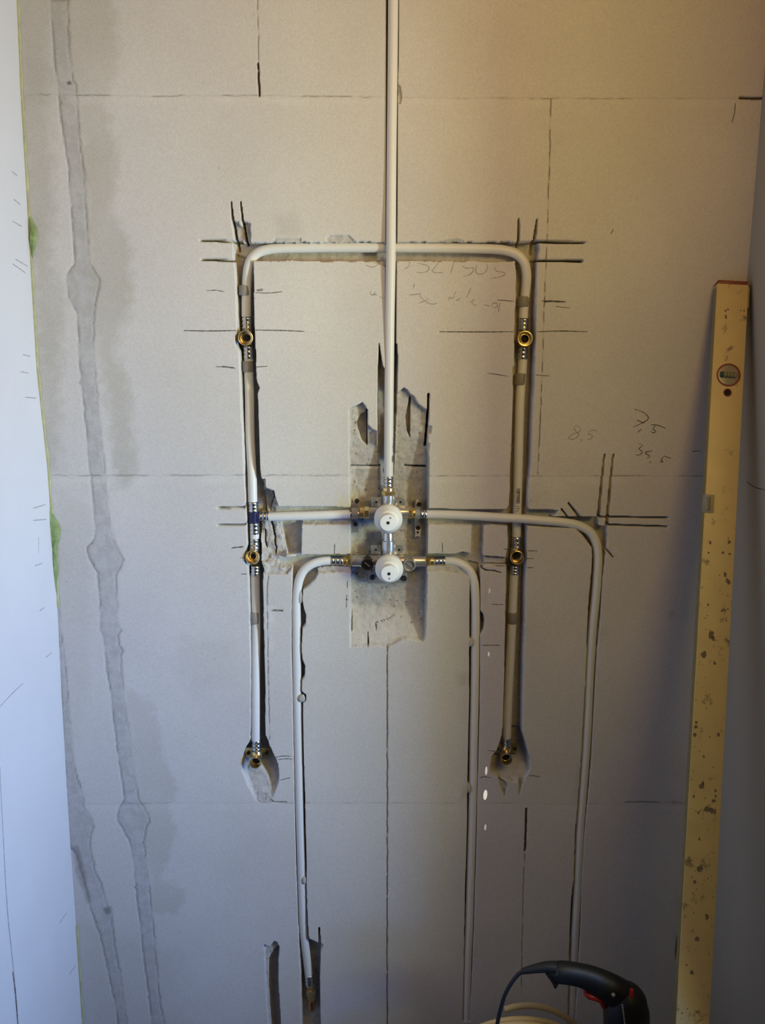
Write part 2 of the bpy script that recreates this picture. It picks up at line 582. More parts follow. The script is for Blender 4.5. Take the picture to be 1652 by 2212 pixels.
# --- left upright channel
LL = [(505, 545), (508, 590), (511, 680), (513, 720), (508, 727), (510, 745), (517, 760), (519, 830), (523, 920), (527, 1010), (531, 1080), (533, 1110),
      (534, 1180), (529, 1195), (530, 1216), (536, 1226), (538, 1300), (541, 1400), (542, 1500), (542, 1570), (540, 1590)]
LR = [(546, 562), (547, 620), (548, 700), (551, 760), (553, 820), (556, 830), (559, 838), (555, 850), (556, 880), (558, 940), (560, 1000), (562, 1028),
      (566, 1040), (568, 1052)]
LDEEP = 0.034


def leftdepth(gx, gz):
    return np.full(gx.shape, LDEEP)


carve(LL[:12] + [(575, 1112), (572, 1100)] + LR[::-1], LDEEP, 0.0005, fl=0.001)
carve([(531, 1080), (533, 1110), (534, 1180), (529, 1195), (530, 1216), (536, 1226), (538, 1300), (541, 1400), (542, 1500), (542, 1570), (540, 1592),
       (572, 1596), (572, 1500), (570, 1420), (568, 1330), (567, 1246), (568, 1230), (562, 1215), (561, 1100)], LDEEP, 0.0005, fl=0.001)
carve([(531, 1086), (524, 1097), (533, 1098)], 0.008, 0.0003)
carve([(534, 1124), (526, 1134), (534, 1135)], 0.008, 0.0003)
# broken-out patch between the tee and the cavity
carve([(556, 1050), (564, 1036), (572, 1034), (573, 1055), (584, 1060), (591, 1062), (600, 1094), (620, 1097), (618, 1200), (600, 1215), (565, 1216)],
      lambda gx, gz: 0.019 + 0.007 * vnoise(0.02, 0.03, 3, 31, gx, gz), 0.0018, fl=0.003)
carve([(556, 1060), (580, 1062), (590, 1078), (588, 1094), (580, 1106), (557, 1104)], 0.027, 0.002, fl=0.002)
line([(587, 1062), (590, 1078), (583, 1092), (581, 1108)], 0.0016, 0.032)
carve([(563, 1122), (582, 1120), (592, 1160), (590, 1204), (600, 1216), (562, 1216)], 0.015, 0.002, fl=0.003)
line([(583, 1124), (588, 1150), (592, 1180), (593, 1203)], 0.0030, 0.027, rough=0.002, w1=0.0014)
line([(570, 1150), (570, 1175), (573, 1187)], 0.0022, 0.024, rough=0.0008)
carve([(561, 1210), (632, 1206), (632, 1225), (620, 1240), (569, 1241), (562, 1226)], lambda gx, gz: 0.006 + 0.004 * vnoise(0.02, 0.02, 2, 33, gx, gz), 0.0018, fl=0.002)
carve([(565, 1206), (632, 1204), (636, 1226), (600, 1227), (576, 1226)], 0.013, 0.0018, fl=0.003)
# row of the branch pipe
carve([(573, 1096), (640, 1095), (700, 1096), (757, 1097), (757, 1134), (700, 1134), (645, 1134), (575, 1134)], 0.018, 0.0009)
carve([(603, 1126), (651, 1128), (650, 1200), (620, 1200), (610, 1160)], 0.027, 0.0010)
carve([(614, 1118), (652, 1120), (650, 1140), (620, 1142)], 0.022, 0.002)
# row of the lower left pipe
carve([(597, 1213), (612, 1205), (655, 1199), (757, 1198), (757, 1226), (700, 1227), (680, 1232), (600, 1222)], 0.023, 0.0009)
carve([(680, 1224), (757, 1222), (757, 1237), (684, 1238)], 0.011, 0.0014, fl=0.002)

# --- left lower pipe channel
carve([(631, 1222), (660, 1222), (684, 1230), (686, 1240), (680, 1252), (668, 1263), (653, 1275), (652, 1300), (655, 1316), (660, 1330), (659, 1350),
       (652, 1358), (650, 1400), (652, 1425), (658, 1440), (657, 1462), (651, 1470), (651, 1495), (660, 1502), (660, 1512), (653, 1518), (654, 1600),
       (657, 1700), (659, 1800), (661, 1860), (661, 1905), (662, 1960), (665, 2020), (668, 2040), (648, 2040), (644, 2000), (641, 1900),
       (638, 1800), (636, 1700), (634, 1600), (632, 1500), (630, 1400), (630, 1320), (632, 1260)], 0.022, 0.0004, fl=0.0006)
carve([(653, 1240), (684, 1240), (678, 1254), (667, 1264), (653, 1276)], 0.015, 0.001)
# wide end of that channel
carve([(645, 2020), (664, 2015), (667, 2029), (686, 2038), (689, 2034), (697, 2043), (692, 2055), (690, 2120), (692, 2240), (651, 2240), (649, 2120)],
      0.036, 0.0010, fl=0.002)
line([(688.5, 2005), (690, 2040)], 0.0022, 0.02, w1=0.004)
# empty slot beside it
carve([(571, 2042), (583, 2047), (592, 2034), (597, 2036), (604, 2048), (600, 2070), (601, 2130), (607, 2240), (582, 2240), (574, 2140), (572, 2070)],
      0.011, 0.0010, fl=0.002)
carve([(590, 2060), (601, 2050), (600, 2070), (601, 2130), (607, 2240), (586, 2240), (579, 2140), (579, 2080)], 0.034, 0.0006)

# --- right upright channel
carve([(1113, 562), (1116, 590), (1115, 640), (1113, 700), (1111, 720), (1112, 745), (1112, 788), (1108, 795), (1109, 850), (1106, 940), (1103, 1010),
       (1102, 1060), (1100, 1092), (1095, 1102), (1097, 1136), (1098, 1180), (1094, 1200), (1095, 1240), (1093, 1300), (1091, 1400), (1089, 1500), (1087, 1560),
       (1085, 1590), (1128, 1590), (1129, 1500), (1131, 1420), (1134, 1340), (1135, 1260), (1137, 1200), (1139, 1135), (1141, 1060), (1147, 1000),
       (1150, 900), (1154, 830), (1157, 700), (1159, 620), (1160, 562)], 0.036, 0.0005, fl=0.001)

# --- right rows
carve([(925, 1099), (1000, 1101), (1090, 1101), (1100, 1098), (1100, 1137), (1060, 1133), (1045, 1137), (1020, 1136), (925, 1133)], 0.020, 0.0010)
carve([(1138, 1098), (1146, 1103), (1205, 1104), (1200, 1112), (1190, 1116), (1292, 1117), (1293, 1135), (1250, 1142), (1180, 1139), (1138, 1136)],
      0.018, 0.0008)
carve([(1140, 1101), (1206, 1103), (1198, 1112), (1140, 1112)], 0.007, 0.001)
carve([(1020, 1130), (1044, 1132), (1043, 1204), (1018, 1200)], 0.020, 0.001)
carve([(922, 1197), (980, 1198), (1000, 1193), (1035, 1200), (1095, 1205), (1095, 1222), (1045, 1221), (1042, 1232), (1000, 1222), (922, 1224)],
      0.019, 0.0012)
carve([(1044, 1203), (1096, 1206), (1095, 1222), (1044, 1221)], 0.009, 0.001)
raise_to([(1046, 1204), (1094, 1208), (1094, 1220), (1046, 1219)], 0.009)
line([(1040, 1229), (1048, 1233), (1068, 1233), (1083, 1237)], 0.0030, 0.012, dark=0.8, rough=0.0015, w1=0.001)
carve([(922, 1220), (985, 1220), (1005, 1232), (1012, 1246), (985, 1240), (950, 1232), (922, 1236)], 0.005, 0.002)
# right pipe 1 channel
carve([(1012, 1216), (1036, 1222), (1037, 1260), (1037, 1320), (1044, 1328), (1046, 1345), (1043, 1362), (1036, 1372), (1036, 1500), (1034, 1600),
       (1031, 1700), (1029, 1800), (1026, 1900), (1023, 2000), (1019, 2100), (1014, 2206), (1000, 2206), (1002, 2100), (1004, 2000),
       (1006, 1900), (1009, 1800), (1010, 1700), (1012, 1600), (1014, 1500), (1014, 1400), (1015, 1300), (1016, 1250)], 0.024, 0.0004, fl=0.0006)
raise_to([(1000, 1379), (1021, 1379), (1021, 1397), (1000, 1397)], 0.0)
raise_to([(1000, 1695), (1015, 1695), (1015, 1714), (1000, 1714)], 0.001)

# right pipe 2 bend and channel
carve([(1230, 1117), (1292, 1117), (1294, 1136), (1311, 1137), (1312, 1165), (1308, 1200), (1305, 1225), (1301, 1260), (1297, 1330), (1290, 1400),
       (1285, 1480), (1281, 1560), (1277, 1640), (1270, 1720), (1262, 1800), (1256, 1900), (1254, 1990), (1249, 2080), (1240, 2240),
       (1226, 2240), (1229, 2100), (1232, 2000), (1235, 1940), (1240, 1900), (1243, 1800), (1250, 1720), (1256, 1640), (1260, 1560), (1265, 1480), (1268, 1400),
       (1271, 1310), (1276, 1262), (1279, 1225), (1280, 1200), (1279, 1183), (1262, 1160), (1246, 1143)], 0.024, 0.0005, fl=0.0008)
line([(1306, 983), (1300, 1040), (1293, 1115)], 0.0020, 0.024, w1=0.0046)
line([(1325, 983), (1319, 1040), (1311, 1135)], 0.0020, 0.024, w1=0.0046)
line([(1290, 1117), (1441, 1119)], 0.0028, 0.02)
line([(1309, 1134), (1440, 1138)], 0.0028, 0.02)
line([(1213, 1100), (1226, 1117)], 0.0024, 0.012)
line([(1228, 1087), (1252, 1118)], 0.0020, 0.014, w1=0.0044)
line([(1305, 1181), (1325, 1205)], 0.0040, 0.009, w1=0.0015)

# short saw marks
line([(1464, 2026), (1464, 2070)], 0.0030, 0.03, dark=0.5, w1=0.008)
line([(471, 1098), (526, 1097)], 0.0026, 0.030)
line([(472, 1134.5), (527, 1134)], 0.0026, 0.030)

# --- riser channel
carve([(834, -30), (861, -30), (860, 100), (858, 250), (858, 400), (856, 560), (855, 745), (833, 745), (834, 560), (834, 400), (834, 200)],
      0.014, 0.0003, fl=0.0004)
carve([(858, 180), (864, 185), (868, 205), (866, 222), (860, 224)], 0.004, 0.001)
carve([(819, 742), (821, 760), (826, 790), (832, 800), (833, 745), (856, 745), (859, 770), (857, 840), (855, 896), (850, 1060), (816, 1060), (815, 900), (816, 800)],
      0.036, 0.0004, fl=0.001)

# --- valve cavity


def cavd(gx, gz):
    zt = P(0, 1318).z; zb = P(0, 1392).z; z9 = P(0, 1045).z; z8 = P(0, 930).z
    k = np.clip((gz - zb) / (zt - zb), 0, 1) ** 0.75
    t = 1 - 0.72 * np.clip((gz - z9) / (z8 - z9), 0, 1)
    return 0.006 + 0.030 * k * t + 0.0015 * vnoise(0.03, 0.03, 3, 41, gx, gz)


carve([(754, 884), (760, 880), (783, 871), (790, 880), (792, 900), (794, 918), (804, 928), (814, 932), (816, 1000), (854, 1000), (856, 850), (872, 838),
       (880, 843), (886, 851), (894, 856), (903, 872), (920, 886), (923, 900), (924, 960), (926, 1000), (925, 1090), (922, 1200), (921, 1300),
       (917, 1382), (912, 1386), (880, 1380), (866, 1382), (850, 1392), (836, 1397), (795, 1395), (757, 1398), (757, 1300), (757, 1100),
       (754, 980)], cavd, 0.0011, fl=0.0016)
carve([(770, 912), (780, 896), (792, 890), (792, 964), (780, 955), (772, 930)], 0.034, 0.0008)
line([(791.5, 886), (791.5, 962)], 0.003, 0.04)
line([(855, 745), (854, 896)], 0.0036, 0.04)
carve([(876, 905), (884, 860), (888, 857), (886, 950), (878, 930)], 0.033, 0.0008)
line([(925.5, 852), (924, 900), (919, 965)], 0.0026, 0.03, w1=0.0034)
line([(757, 1011), (820, 1012)], 0.0022, 0.046, dark=1)
line([(875, 1011), (920, 1013)], 0.0030, 0.05, dark=1)
line([(759, 1326), (759, 1370)], 0.0022, 0.034, rough=0.001)
line([(794, 1374), (795, 1396)], 0.0016, 0.018)
line([(812, 1367), (812, 1355), (842, 1346), (868, 1324)], 0.0020, 0.032, rough=0.001)
stain(m_pale, [(760, 1014), (818, 1014), (818, 1018), (760, 1018)], 1.0, 0.002, 0.0005)
stain(m_pale, [(755, 1318), (800, 1322), (860, 1330), (885, 1325), (917, 1382), (850, 1392), (757, 1397)], 0.55, 0.01, 0.004)
carve([(922, 918), (932, 922), (930, 936), (924, 938)], 0.006, 0.001)
carve([(922, 958), (928, 960), (926, 975), (922, 978)], 0.005, 0.001)

# --- hollows round the two floor-side elbows
carve([(543, 1588), (539, 1604), (530, 1618), (523, 1638), (524, 1664), (533, 1668), (545, 1665), (560, 1662), (576, 1680), (580, 1694), (589, 1718),
       (597, 1700), (602, 1684), (601, 1664), (596, 1642), (588, 1626), (581, 1612), (578, 1600), (572, 1588)],
      lambda gx, gz: 0.040 * np.clip((gz - P(0, 1720).z) / (P(0, 1640).z - P(0, 1720).z), 0.05, 1), 0.0012, fl=0.002)
carve([(524, 1660), (560, 1655), (590, 1690), (588, 1715), (584, 1736), (556, 1733), (540, 1700)],
      lambda gx, gz: 0.016 * np.clip((gz - P(0, 1735).z) / (P(0, 1660).z - P(0, 1735).z), 0.02, 1), 0.002, ramp=0.006, fl=0.002)
line([(557, 1712), (556, 1728), (562, 1734), (590, 1733)], 0.0012, 0.003, dark=0.5, rough=0.001)
line([(573, 1716), (574, 1728)], 0.0016, 0.004, dark=0.5)
line([(584, 1728), (592, 1733), (618, 1733)], 0.0014, 0.003, dark=0.6)
carve([(1086, 1586), (1082, 1600), (1074, 1620), (1063, 1634), (1060, 1660), (1062, 1668), (1080, 1680), (1110, 1690), (1132, 1682), (1143, 1664), (1144, 1640), (1140, 1626),
       (1134, 1606), (1130, 1586)],
      lambda gx, gz: 0.042 * np.clip((gz - P(0, 1688).z) / (P(0, 1640).z - P(0, 1688).z), 0.05, 1), 0.0014, fl=0.002)
carve([(1075, 1678), (1092, 1690), (1096, 1700), (1090, 1722), (1082, 1700)], 0.006, 0.001, fl=0.002)
carve([(1120, 1680), (1132, 1682), (1126, 1700), (1122, 1720)], 0.006, 0.001, fl=0.002)

# stray pores and nicks
for k in range(170):
    u, v = random.uniform(757, 918), random.uniform(885, 1370)
    r = random.choice((0.8, 1.0, 1.4, 2.0))
    q = [(u - r * random.uniform(0.8, 1.6), v), (u, v - r * 0.7), (u + r * random.uniform(0.8, 1.6), v), (u, v + r * 0.7)]
    stain(m_dark, q, random.uniform(0.35, 0.8), 0.0012, 0.0008)
    if r > 1.2:
        pts_ = toxz(q); sl_ = window(pts_, 0.004)
        depth[sl_] += np.clip(0.5 - sdf(pts_, sl_, 0.0006) / 0.0012, 0, 1) * 0.003
for k in range(140):
    u, v = random.uniform(60, 1600), random.uniform(20, 2200)
    r = random.uniform(0.5, 1.3)
    if random.random() < 0.45:
        u, v = random.uniform(756, 918), random.uniform(880, 1340)
    stain(m_dark, [(u - r, v), (u, v - r), (u + r, v), (u, v + r)], random.uniform(0.4, 0.9), 0.0014, 0.0005)

verts = np.empty((NX * NZ, 3))
yy = YW + depth
verts[:, 0] = GX.ravel(); verts[:, 1] = yy.ravel(); verts[:, 2] = GZ.ravel()
idx = np.arange(NX * NZ).reshape(NZ, NX)
quads = np.stack([idx[:-1, :-1], idx[:-1, 1:], idx[1:, 1:], idx[1:, :-1]], -1).reshape(-1, 4)
# thickness: a skirt and a back face
back = np.array([[xs[0], YW + 0.12, zs[0]], [xs[-1], YW + 0.12, zs[0]], [xs[-1], YW + 0.12, zs[-1]], [xs[0], YW + 0.12, zs[-1]]])
nb = NX * NZ
verts = np.vstack([verts, back])
c0, c1, c2, c3 = idx[0, 0], idx[0, -1], idx[-1, -1], idx[-1, 0]
me = bpy.data.meshes.new('wall_back')
loops = quads.ravel()
polys4 = len(quads)
extra = [list(idx[0, ::-1]) + [nb, nb + 1], list(idx[::-1, -1]) + [nb + 1, nb + 2], list(idx[-1, :]) + [nb + 2, nb + 3], list(idx[:, 0]) + [nb + 3, nb],
         [nb, nb + 3, nb + 2, nb + 1]]
ex = np.concatenate([np.array(e) for e in extra])
me.vertices.add(len(verts)); me.vertices.foreach_set('co', verts.ravel())
allloops = np.concatenate([loops, ex])
me.loops.add(len(allloops)); me.loops.foreach_set('vertex_index', allloops.astype(np.int32))
starts = np.concatenate([np.arange(polys4) * 4, polys4 * 4 + np.cumsum([0] + [len(e) for e in extra[:-1]])])
me.polygons.add(len(starts)); me.polygons.foreach_set('loop_start', starts.astype(np.int32))
me.update(calc_edges=True); me.validate()


def put_attr(name, chans):
    a = me.attributes.new(name, 'FLOAT_COLOR', 'POINT')
    c = np.ones((len(verts), 4), np.float32)
    for i, ch in enumerate(chans):
        c[:nb, i] = ch.ravel(); c[nb:, i] = 0
    a.data.foreach_set('color', c.ravel())


put_attr('wear', [m_cut, m_mort, m_damp])
put_attr('dirt', [m_dark, m_pale, np.zeros_like(m_pale)])

wm = bpy.data.materials.new('sand_lime_block')
wm.use_nodes = True
nt = wm.node_tree
bs = nt.nodes['Principled BSDF']
bs.inputs['Roughness'].default_value = 0.95
bs.inputs['Specular IOR Level'].default_value = 0.15


def N(t): return nt.nodes.new(t)


def mixc(a, b, f, mode='MIX'):
    n = N('ShaderNodeMix'); n.data_type = 'RGBA'; n.blend_type = mode
    for s, v in (('A', a), ('B', b)):
        if isinstance(v, tuple): n.inputs[s].default_value = (*v, 1)
        else: nt.links.new(v, n.inputs[s])
    if isinstance(f, (int, float)): n.inputs['Factor'].default_value = f
    else: nt.links.new(f, n.inputs['Factor'])
    return n.outputs['Result']


def nz(scale, detail=3, lo=0.4, hi=0.6, tmin=0.0, tmax=1.0, rough=0.5):
    n = N('ShaderNodeTexNoise'); n.inputs['Scale'].default_value = scale; n.inputs['Detail'].default_value = detail
    n.inputs['Roughness'].default_value = rough
    nt.links.new(tcw.outputs['Object'], n.inputs['Vector'])
    r = N('ShaderNodeMapRange')
    r.inputs['From Min'].default_value = lo; r.inputs['From Max'].default_value = hi
    r.inputs['To Min'].default_value = tmin; r.inputs['To Max'].default_value = tmax
    nt.links.new(n.outputs['Fac'], r.inputs['Value'])
    return r.outputs[0]


tcw = N('ShaderNodeTexCoord')
aw = N('ShaderNodeAttribute'); aw.attribute_name = 'wear'
ad = N('ShaderNodeAttribute'); ad.attribute_name = 'dirt'
sw = N('ShaderNodeSeparateColor'); nt.links.new(aw.outputs['Color'], sw.inputs[0])
sd = N('ShaderNodeSeparateColor'); nt.links.new(ad.outputs['Color'], sd.inputs[0])
base = mixc((0.57, 0.545, 0.52), (0.61, 0.585, 0.56), nz(5, 4, 0.35, 0.65))
base = mixc(base, (0.51, 0.485, 0.46), nz(1.6, 3, 0.45, 0.75, 0, 0.6))
cutc = mixc((0.51, 0.49, 0.465), (0.41, 0.39, 0.365), nz(90, 5, 0.42, 0.64, rough=0.7))
base = mixc(base, cutc, sw.outputs[0])
mortc = mixc((0.485, 0.47, 0.455), (0.43, 0.415, 0.40), nz(70, 5, 0.4, 0.6))
base = mixc(base, mortc, sw.outputs[1])
dmp = N('ShaderNodeMath'); dmp.operation = 'MULTIPLY'
nt.links.new(sw.outputs[2], dmp.inputs[0]); nt.links.new(nz(9, 4, 0.3, 0.7, 0.6, 1.1), dmp.inputs[1])
base = mixc(base, (0.42, 0.395, 0.34), dmp.outputs[0])
base = mixc(base, (0.66, 0.64, 0.61), sd.outputs[1])
base = mixc(base, (0.07, 0.055, 0.045), sd.outputs[0])
grain = nz(420, 3, 0.3, 0.7, 0.93, 1.07)
gm = N('ShaderNodeVectorMath'); gm.operation = 'SCALE'
nt.links.new(base, gm.inputs[0]); nt.links.new(grain, gm.inputs['Scale'])
nt.links.new(gm.outputs[0], bs.inputs['Base Color'])
bn = N('ShaderNodeTexNoise'); bn.inputs['Scale'].default_value = 350; bn.inputs['Detail'].default_value = 4
nt.links.new(tcw.outputs['Object'], bn.inputs['Vector'])
bp = N('ShaderNodeBump'); bp.inputs['Strength'].default_value = 0.25; bp.inputs['Distance'].default_value = 0.0006
nt.links.new(bn.outputs['Fac'], bp.inputs['Height']); nt.links.new(bp.outputs[0], bs.inputs['Normal'])
me.materials.append(wm)
wall_back = bpy.data.objects.new('wall_back', me)
COL.objects.link(wall_back)
wall_back['kind'] = 'structure'

# ------------------------------------------------------------------ the other walls, floor and ceiling
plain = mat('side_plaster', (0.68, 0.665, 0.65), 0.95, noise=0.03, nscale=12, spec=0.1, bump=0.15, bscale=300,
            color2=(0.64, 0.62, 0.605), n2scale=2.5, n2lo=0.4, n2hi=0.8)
plain_r = mat('side_plaster_shaded', (0.38, 0.34, 0.28), 0.95, noise=0.03, nscale=12, spec=0.1, bump=0.15, bscale=300)  # same plaster darkened for the shaded side and less bounce light
screed = mat('screed_floor', (0.07, 0.06, 0.05), 0.95, noise=0.15, nscale=12, bump=0.4, bscale=120)
ceil_m = mat('ceiling_boards', (0.45, 0.36, 0.27), 0.9, noise=0.05, nscale=5)


def strip_wall(name, prof, y0, y1, thick, m):
    """vertical wall whose face follows (x, z) points, running from y0 to y1"""
    bm = bmesh.new()
    rows = []
    for (x, z) in prof:
        rows.append([bm.verts.new(v) for v in ((x, y0, z), (x, y1, z), (x + thick, y1, z), (x + thick, y0, z))])
    for i in range(len(rows) - 1):
        for k in range(4):
            bm.faces.new((rows[i][k], rows[i][(k + 1) % 4], rows[i + 1][(k + 1) % 4], rows[i + 1][k]))
    bm.faces.new(rows[0]); bm.faces.new(rows[-1])
    o = obj(name, bm, m)
    o['kind'] = 'structure'
    return o


def edge_px(lst):
    return [(P(u, v).x, P(u, v).z) for (u, v) in lst]


corner_l = [(37, 0), (45, 200), (57, 400), (68, 600), (80, 800), (102, 1000), (113, 1150), (123, 1290), (133, 1500), (147, 1750), (164, 2000), (178, 2212)]
pl = edge_px(corner_l)
pl = [(pl[-1][0] - 0.002, -0.0)] + pl[::-1] + [(pl[0][0], 2.5)]
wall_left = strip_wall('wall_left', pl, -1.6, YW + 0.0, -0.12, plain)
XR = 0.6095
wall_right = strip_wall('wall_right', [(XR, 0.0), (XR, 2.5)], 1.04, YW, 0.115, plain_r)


def slab(name, x0, x1, y0, y1, z0, z1, m):
    bm = bmesh.new()
    box(bm, Vector(((x0 + x1) / 2, (y0 + y1) / 2, (z0 + z1) / 2)), X, Y, Z, x1 - x0, y1 - y0, z1 - z0)
    o = obj(name, bm, m); o['kind'] = 'structure'
    return o


slab('floor', -0.9, 2.2, -1.6, YW + 0.1, -0.12, 0.0, screed)
slab('ceiling', -0.9, 2.2, -1.6, YW + 0.1, 2.5, 2.6, ceil_m)

# ------------------------------------------------------------------ yellow-green foam along the left corner
foam = empty('foam_seal', P(68, 600), 'yellow-green expanding foam oozing along the corner beside the bright left wall', 'foam seal')
bm = bmesh.new()
pts = [P(u + 1.5, v, 0.001) for (u, v) in corner_l]
full = []
for i in range(len(pts) - 1):
    for k in range(10):
        full.append(pts[i].lerp(pts[i + 1], k / 10))
z_a, z_b = P(0, 1330).z, P(0, 1985).z
for part_ in ([p for p in full if p.z > z_a], [p for p in full if p.z < z_b] + [P(179, 2240, 0.001)]):
    bm = bmesh.new()
    rad = [0.0024 + 0.0009 * math.sin(i * 1.7) for i in range(len(part_))]
    tube(bm, part_, rad, 8, squash=0.6)
    obj('seal_bead', bm, M['yellowseal'], foam, True)

def blob(outline, h, name, m, parent, n=14):
    bm = bmesh.new()
    c = sum((P(u, v) for u, v in outline), Vector()) / len(outline)
    prev = [bm.verts.new(P(u, v, -0.001)) for u, v in outline]
    for s, hh in ((0.97, 0.35), (0.8, 0.8), (0.5, 1.0), (0.2, 0.95)):
        ring = []
        for (u, v) in outline:
            p = P(u, v)
            q = c + (p - c) * s
            ring.append(bm.verts.new((q.x + random.uniform(-1, 1) * 0.0006, YW - h * hh * random.uniform(0.75, 1.1), q.z)))
        for i in range(len(ring)):
            j = (i + 1) % len(ring)
            bm.faces.new((prev[i], prev[j], ring[j], ring[i]))
        prev = ring
    bm.faces.new(prev)
    return obj(name, bm, m, parent, True)


blob([(64, 464), (69, 470), (73, 480), (79, 490), (82, 505), (81, 520), (77, 535), (73, 545), (71, 560), (68, 550), (66, 520), (64, 490)], 0.006,
     'foam_lump', M['green'], foam)
blob([(102, 1050), (107, 1085), (113, 1105), (120, 1118), (127, 1128), (132, 1145), (129, 1165), (125, 1180), (125, 1210), (127, 1235), (124, 1260), (122, 1290),
      (120, 1310), (117, 1270), (113, 1200), (108, 1140), (103, 1080)], 0.008, 'foam_lump', M['green'], foam)

# ------------------------------------------------------------------ pencil marks (thin graphite ribbons on the wall)


def ribbon(lists, name, m, w=1.5, parent=wall_back, proj=None, lift=0.0004):
    bm = bmesh.new()
    for pl_ in lists:
        pts = [(proj(u, v) if proj else P(u, v, lift)) for (u, v) in pl_]
        if len(pts) > 2: pts = catmull(pts, 5)
        ww = w * 0.00082 / 2
        L, R = [], []
        for i, p in enumerate(pts):
            d = pts[min(i + 1, len(pts) - 1)] - pts[max(i - 1, 0)]
            nrm = Vector((1, 0, 0)) if proj else Vector((0, -1, 0))
            s = d.cross(nrm).normalized()
            k = ww * (0.55 + 0.45 * math.sin(math.pi * (i + 0.7) / (len(pts) + 0.4)))
            L.append(bm.verts.new(p + s * k)); R.append(bm.verts.new(p - s * k))
        for i in range(len(L) - 1):
            bm.faces.new((L[i], L[i + 1], R[i + 1], R[i]))
    return obj(name, bm, m, parent)


def s5(x, y, s, k=0.0):   # a leaning handwritten 5
    return [[(x, y), (x - 4 * s, y + 9 * s), (x + 2 * s, y + 8 * s), (x + 5 * s, y + 13 * s), (x, y + 19 * s), (x - 6 * s, y + 18 * s)],
            [(x, y), (x + 7 * s, y - 1 * s + k), (x + 16 * s, y + 3 * s + k)]]


# ruled marks beside the outlets
ribbon([[(397, 714), (450, 715), (511, 714)], [(552, 713), (610, 714), (658, 716)],
        [(949, 716.5), (1030, 717), (1111, 716.5)], [(1160, 716.5), (1215, 715), (1268, 716.5)]], 'pencil_line', M['pencil'], 2.2)
ribbon([[(446, 628), (465, 627), (484, 630)], [(552, 632), (580, 633), (610, 630)], [(554, 627), (568, 624)], [(556, 629), (568, 627)],
        [(466, 792), (485, 793), (509, 796)], [(555, 793), (578, 791)], [(480, 791), (506, 794)],
        [(1074, 648), (1090, 649), (1110, 651)], [(1200, 662), (1230, 665)], [(1052, 806), (1075, 809), (1098, 813)],
        [(1157, 810), (1186, 812)]], 'pencil_line', M['pencil'], 1.6)
ribbon([[(1170, 650), (1200, 651), (1222, 652)], [(1176, 652), (1192, 650)]], 'pencil_line', M['pencil'], 3.6)
ribbon([[(500, 1185), (508, 1182), (525, 1183)], [(504, 1184), (526, 1180)], [(519, 1205), (531, 1205)], [(521, 1240), (532, 1240)],
        [(586, 1319), (612, 1320)], [(590, 1317), (612, 1318)],
        [(1062, 1305), (1087, 1306)], [(1040, 1394), (1080, 1394)], [(1088, 1186), (1098, 1187)], [(1140, 1190), (1160, 1190)],
        [(1138, 1207), (1152, 1206)], [(1138, 1226), (1152, 1226)], [(1070, 1222), (1094, 1223)],
        [(1142, 1676), (1155, 1676), (1167, 1679)], [(1060, 1680), (1045, 1678), (1036, 1680)], [(1054, 1621), (1070, 1623)],
        [(594, 1636), (612, 1633), (628, 1634)], [(600, 1641), (618, 1639), (632, 1640)], [(606, 1685), (626, 1680)],
        [(723, 1174), (722, 1196)], [(955, 1172), (956, 1194)], [(1495, 975), (1512, 974)]], 'pencil_line', M['pencil'], 1.8)
ribbon([[(749, 1285), (748, 1312)], [(750, 1255), (750, 1270)], [(746, 1295), (752, 1295)], [(1588, 222), (1586, 245), (1580, 265)],
        [(1325, 495), (1319, 505)], [(922, 1200), (924, 1196)]], 'pencil_line', M['pencil'], 1.6)
# sums: 8,5  7,5  35,5
ribbon([[(1252, 924), (1246, 919), (1240, 924), (1244, 932), (1250, 938), (1244, 946), (1234, 949), (1228, 946), (1236, 938), (1248, 934), (1254, 928), (1252, 924)],
        [(1257, 949), (1254, 955)]] + s5(1274, 930, 1.0), 'pencil_writing', M['faint'], 2.0)
ribbon([[(1370, 884), (1386, 889), (1397, 897), (1400, 904), (1392, 911), (1380, 917), (1367, 923)], [(1375, 907), (1384, 911), (1392, 914)], [(1385, 927), (1377, 934)],
        [(1404, 918), (1418, 918), (1437, 925)], [(1416, 919), (1410, 926), (1416, 931), (1412, 935), (1405, 932)]],
       'pencil_writing', M['pencil'], 1.9)
ribbon([[(1379, 958), (1388, 962), (1380, 969), (1387, 976), (1382, 982), (1373, 983)], [(1394, 976), (1409, 974)], [(1398, 976), (1393, 979), (1403, 985), (1397, 990)],
        [(1406, 997), (1402, 1000)], [(1434, 985), (1428, 993), (1432, 998), (1424, 997)], [(1434, 985), (1449, 990)]],
       'pencil_writing', M['pencil'], 1.7)
# half cut away phone number and name
sx = lambda a, b: (780 + a / 4.859, 560 + b / 4.859)
ribbon([[sx(50, 60), sx(90, 78), sx(140, 78), sx(200, 40)], [sx(510, 30), sx(500, 70), sx(450, 108)],
        [sx(585, 45), sx(640, 50), sx(705, 75), sx(700, 120), sx(640, 140), sx(580, 135)],
        [sx(815, 30), sx(770, 90), sx(745, 125), sx(790, 142), sx(860, 140)], [sx(970, 30), sx(960, 80), sx(935, 155)],
        [sx(1060, 75), sx(1110, 95), sx(1175, 85)], [sx(1175, 85), sx(1170, 130), sx(1130, 165), sx(1070, 178)],
        [sx(1215, 60), sx(1200, 110), sx(1225, 155), sx(1290, 145), sx(1325, 90), sx(1315, 50)],
        [sx(1410, 80), sx(1410, 120), sx(1500, 140), sx(1500, 165), sx(1440, 190), sx(1360, 200)]], 'pencil_writing', M['faint'], 1.8)
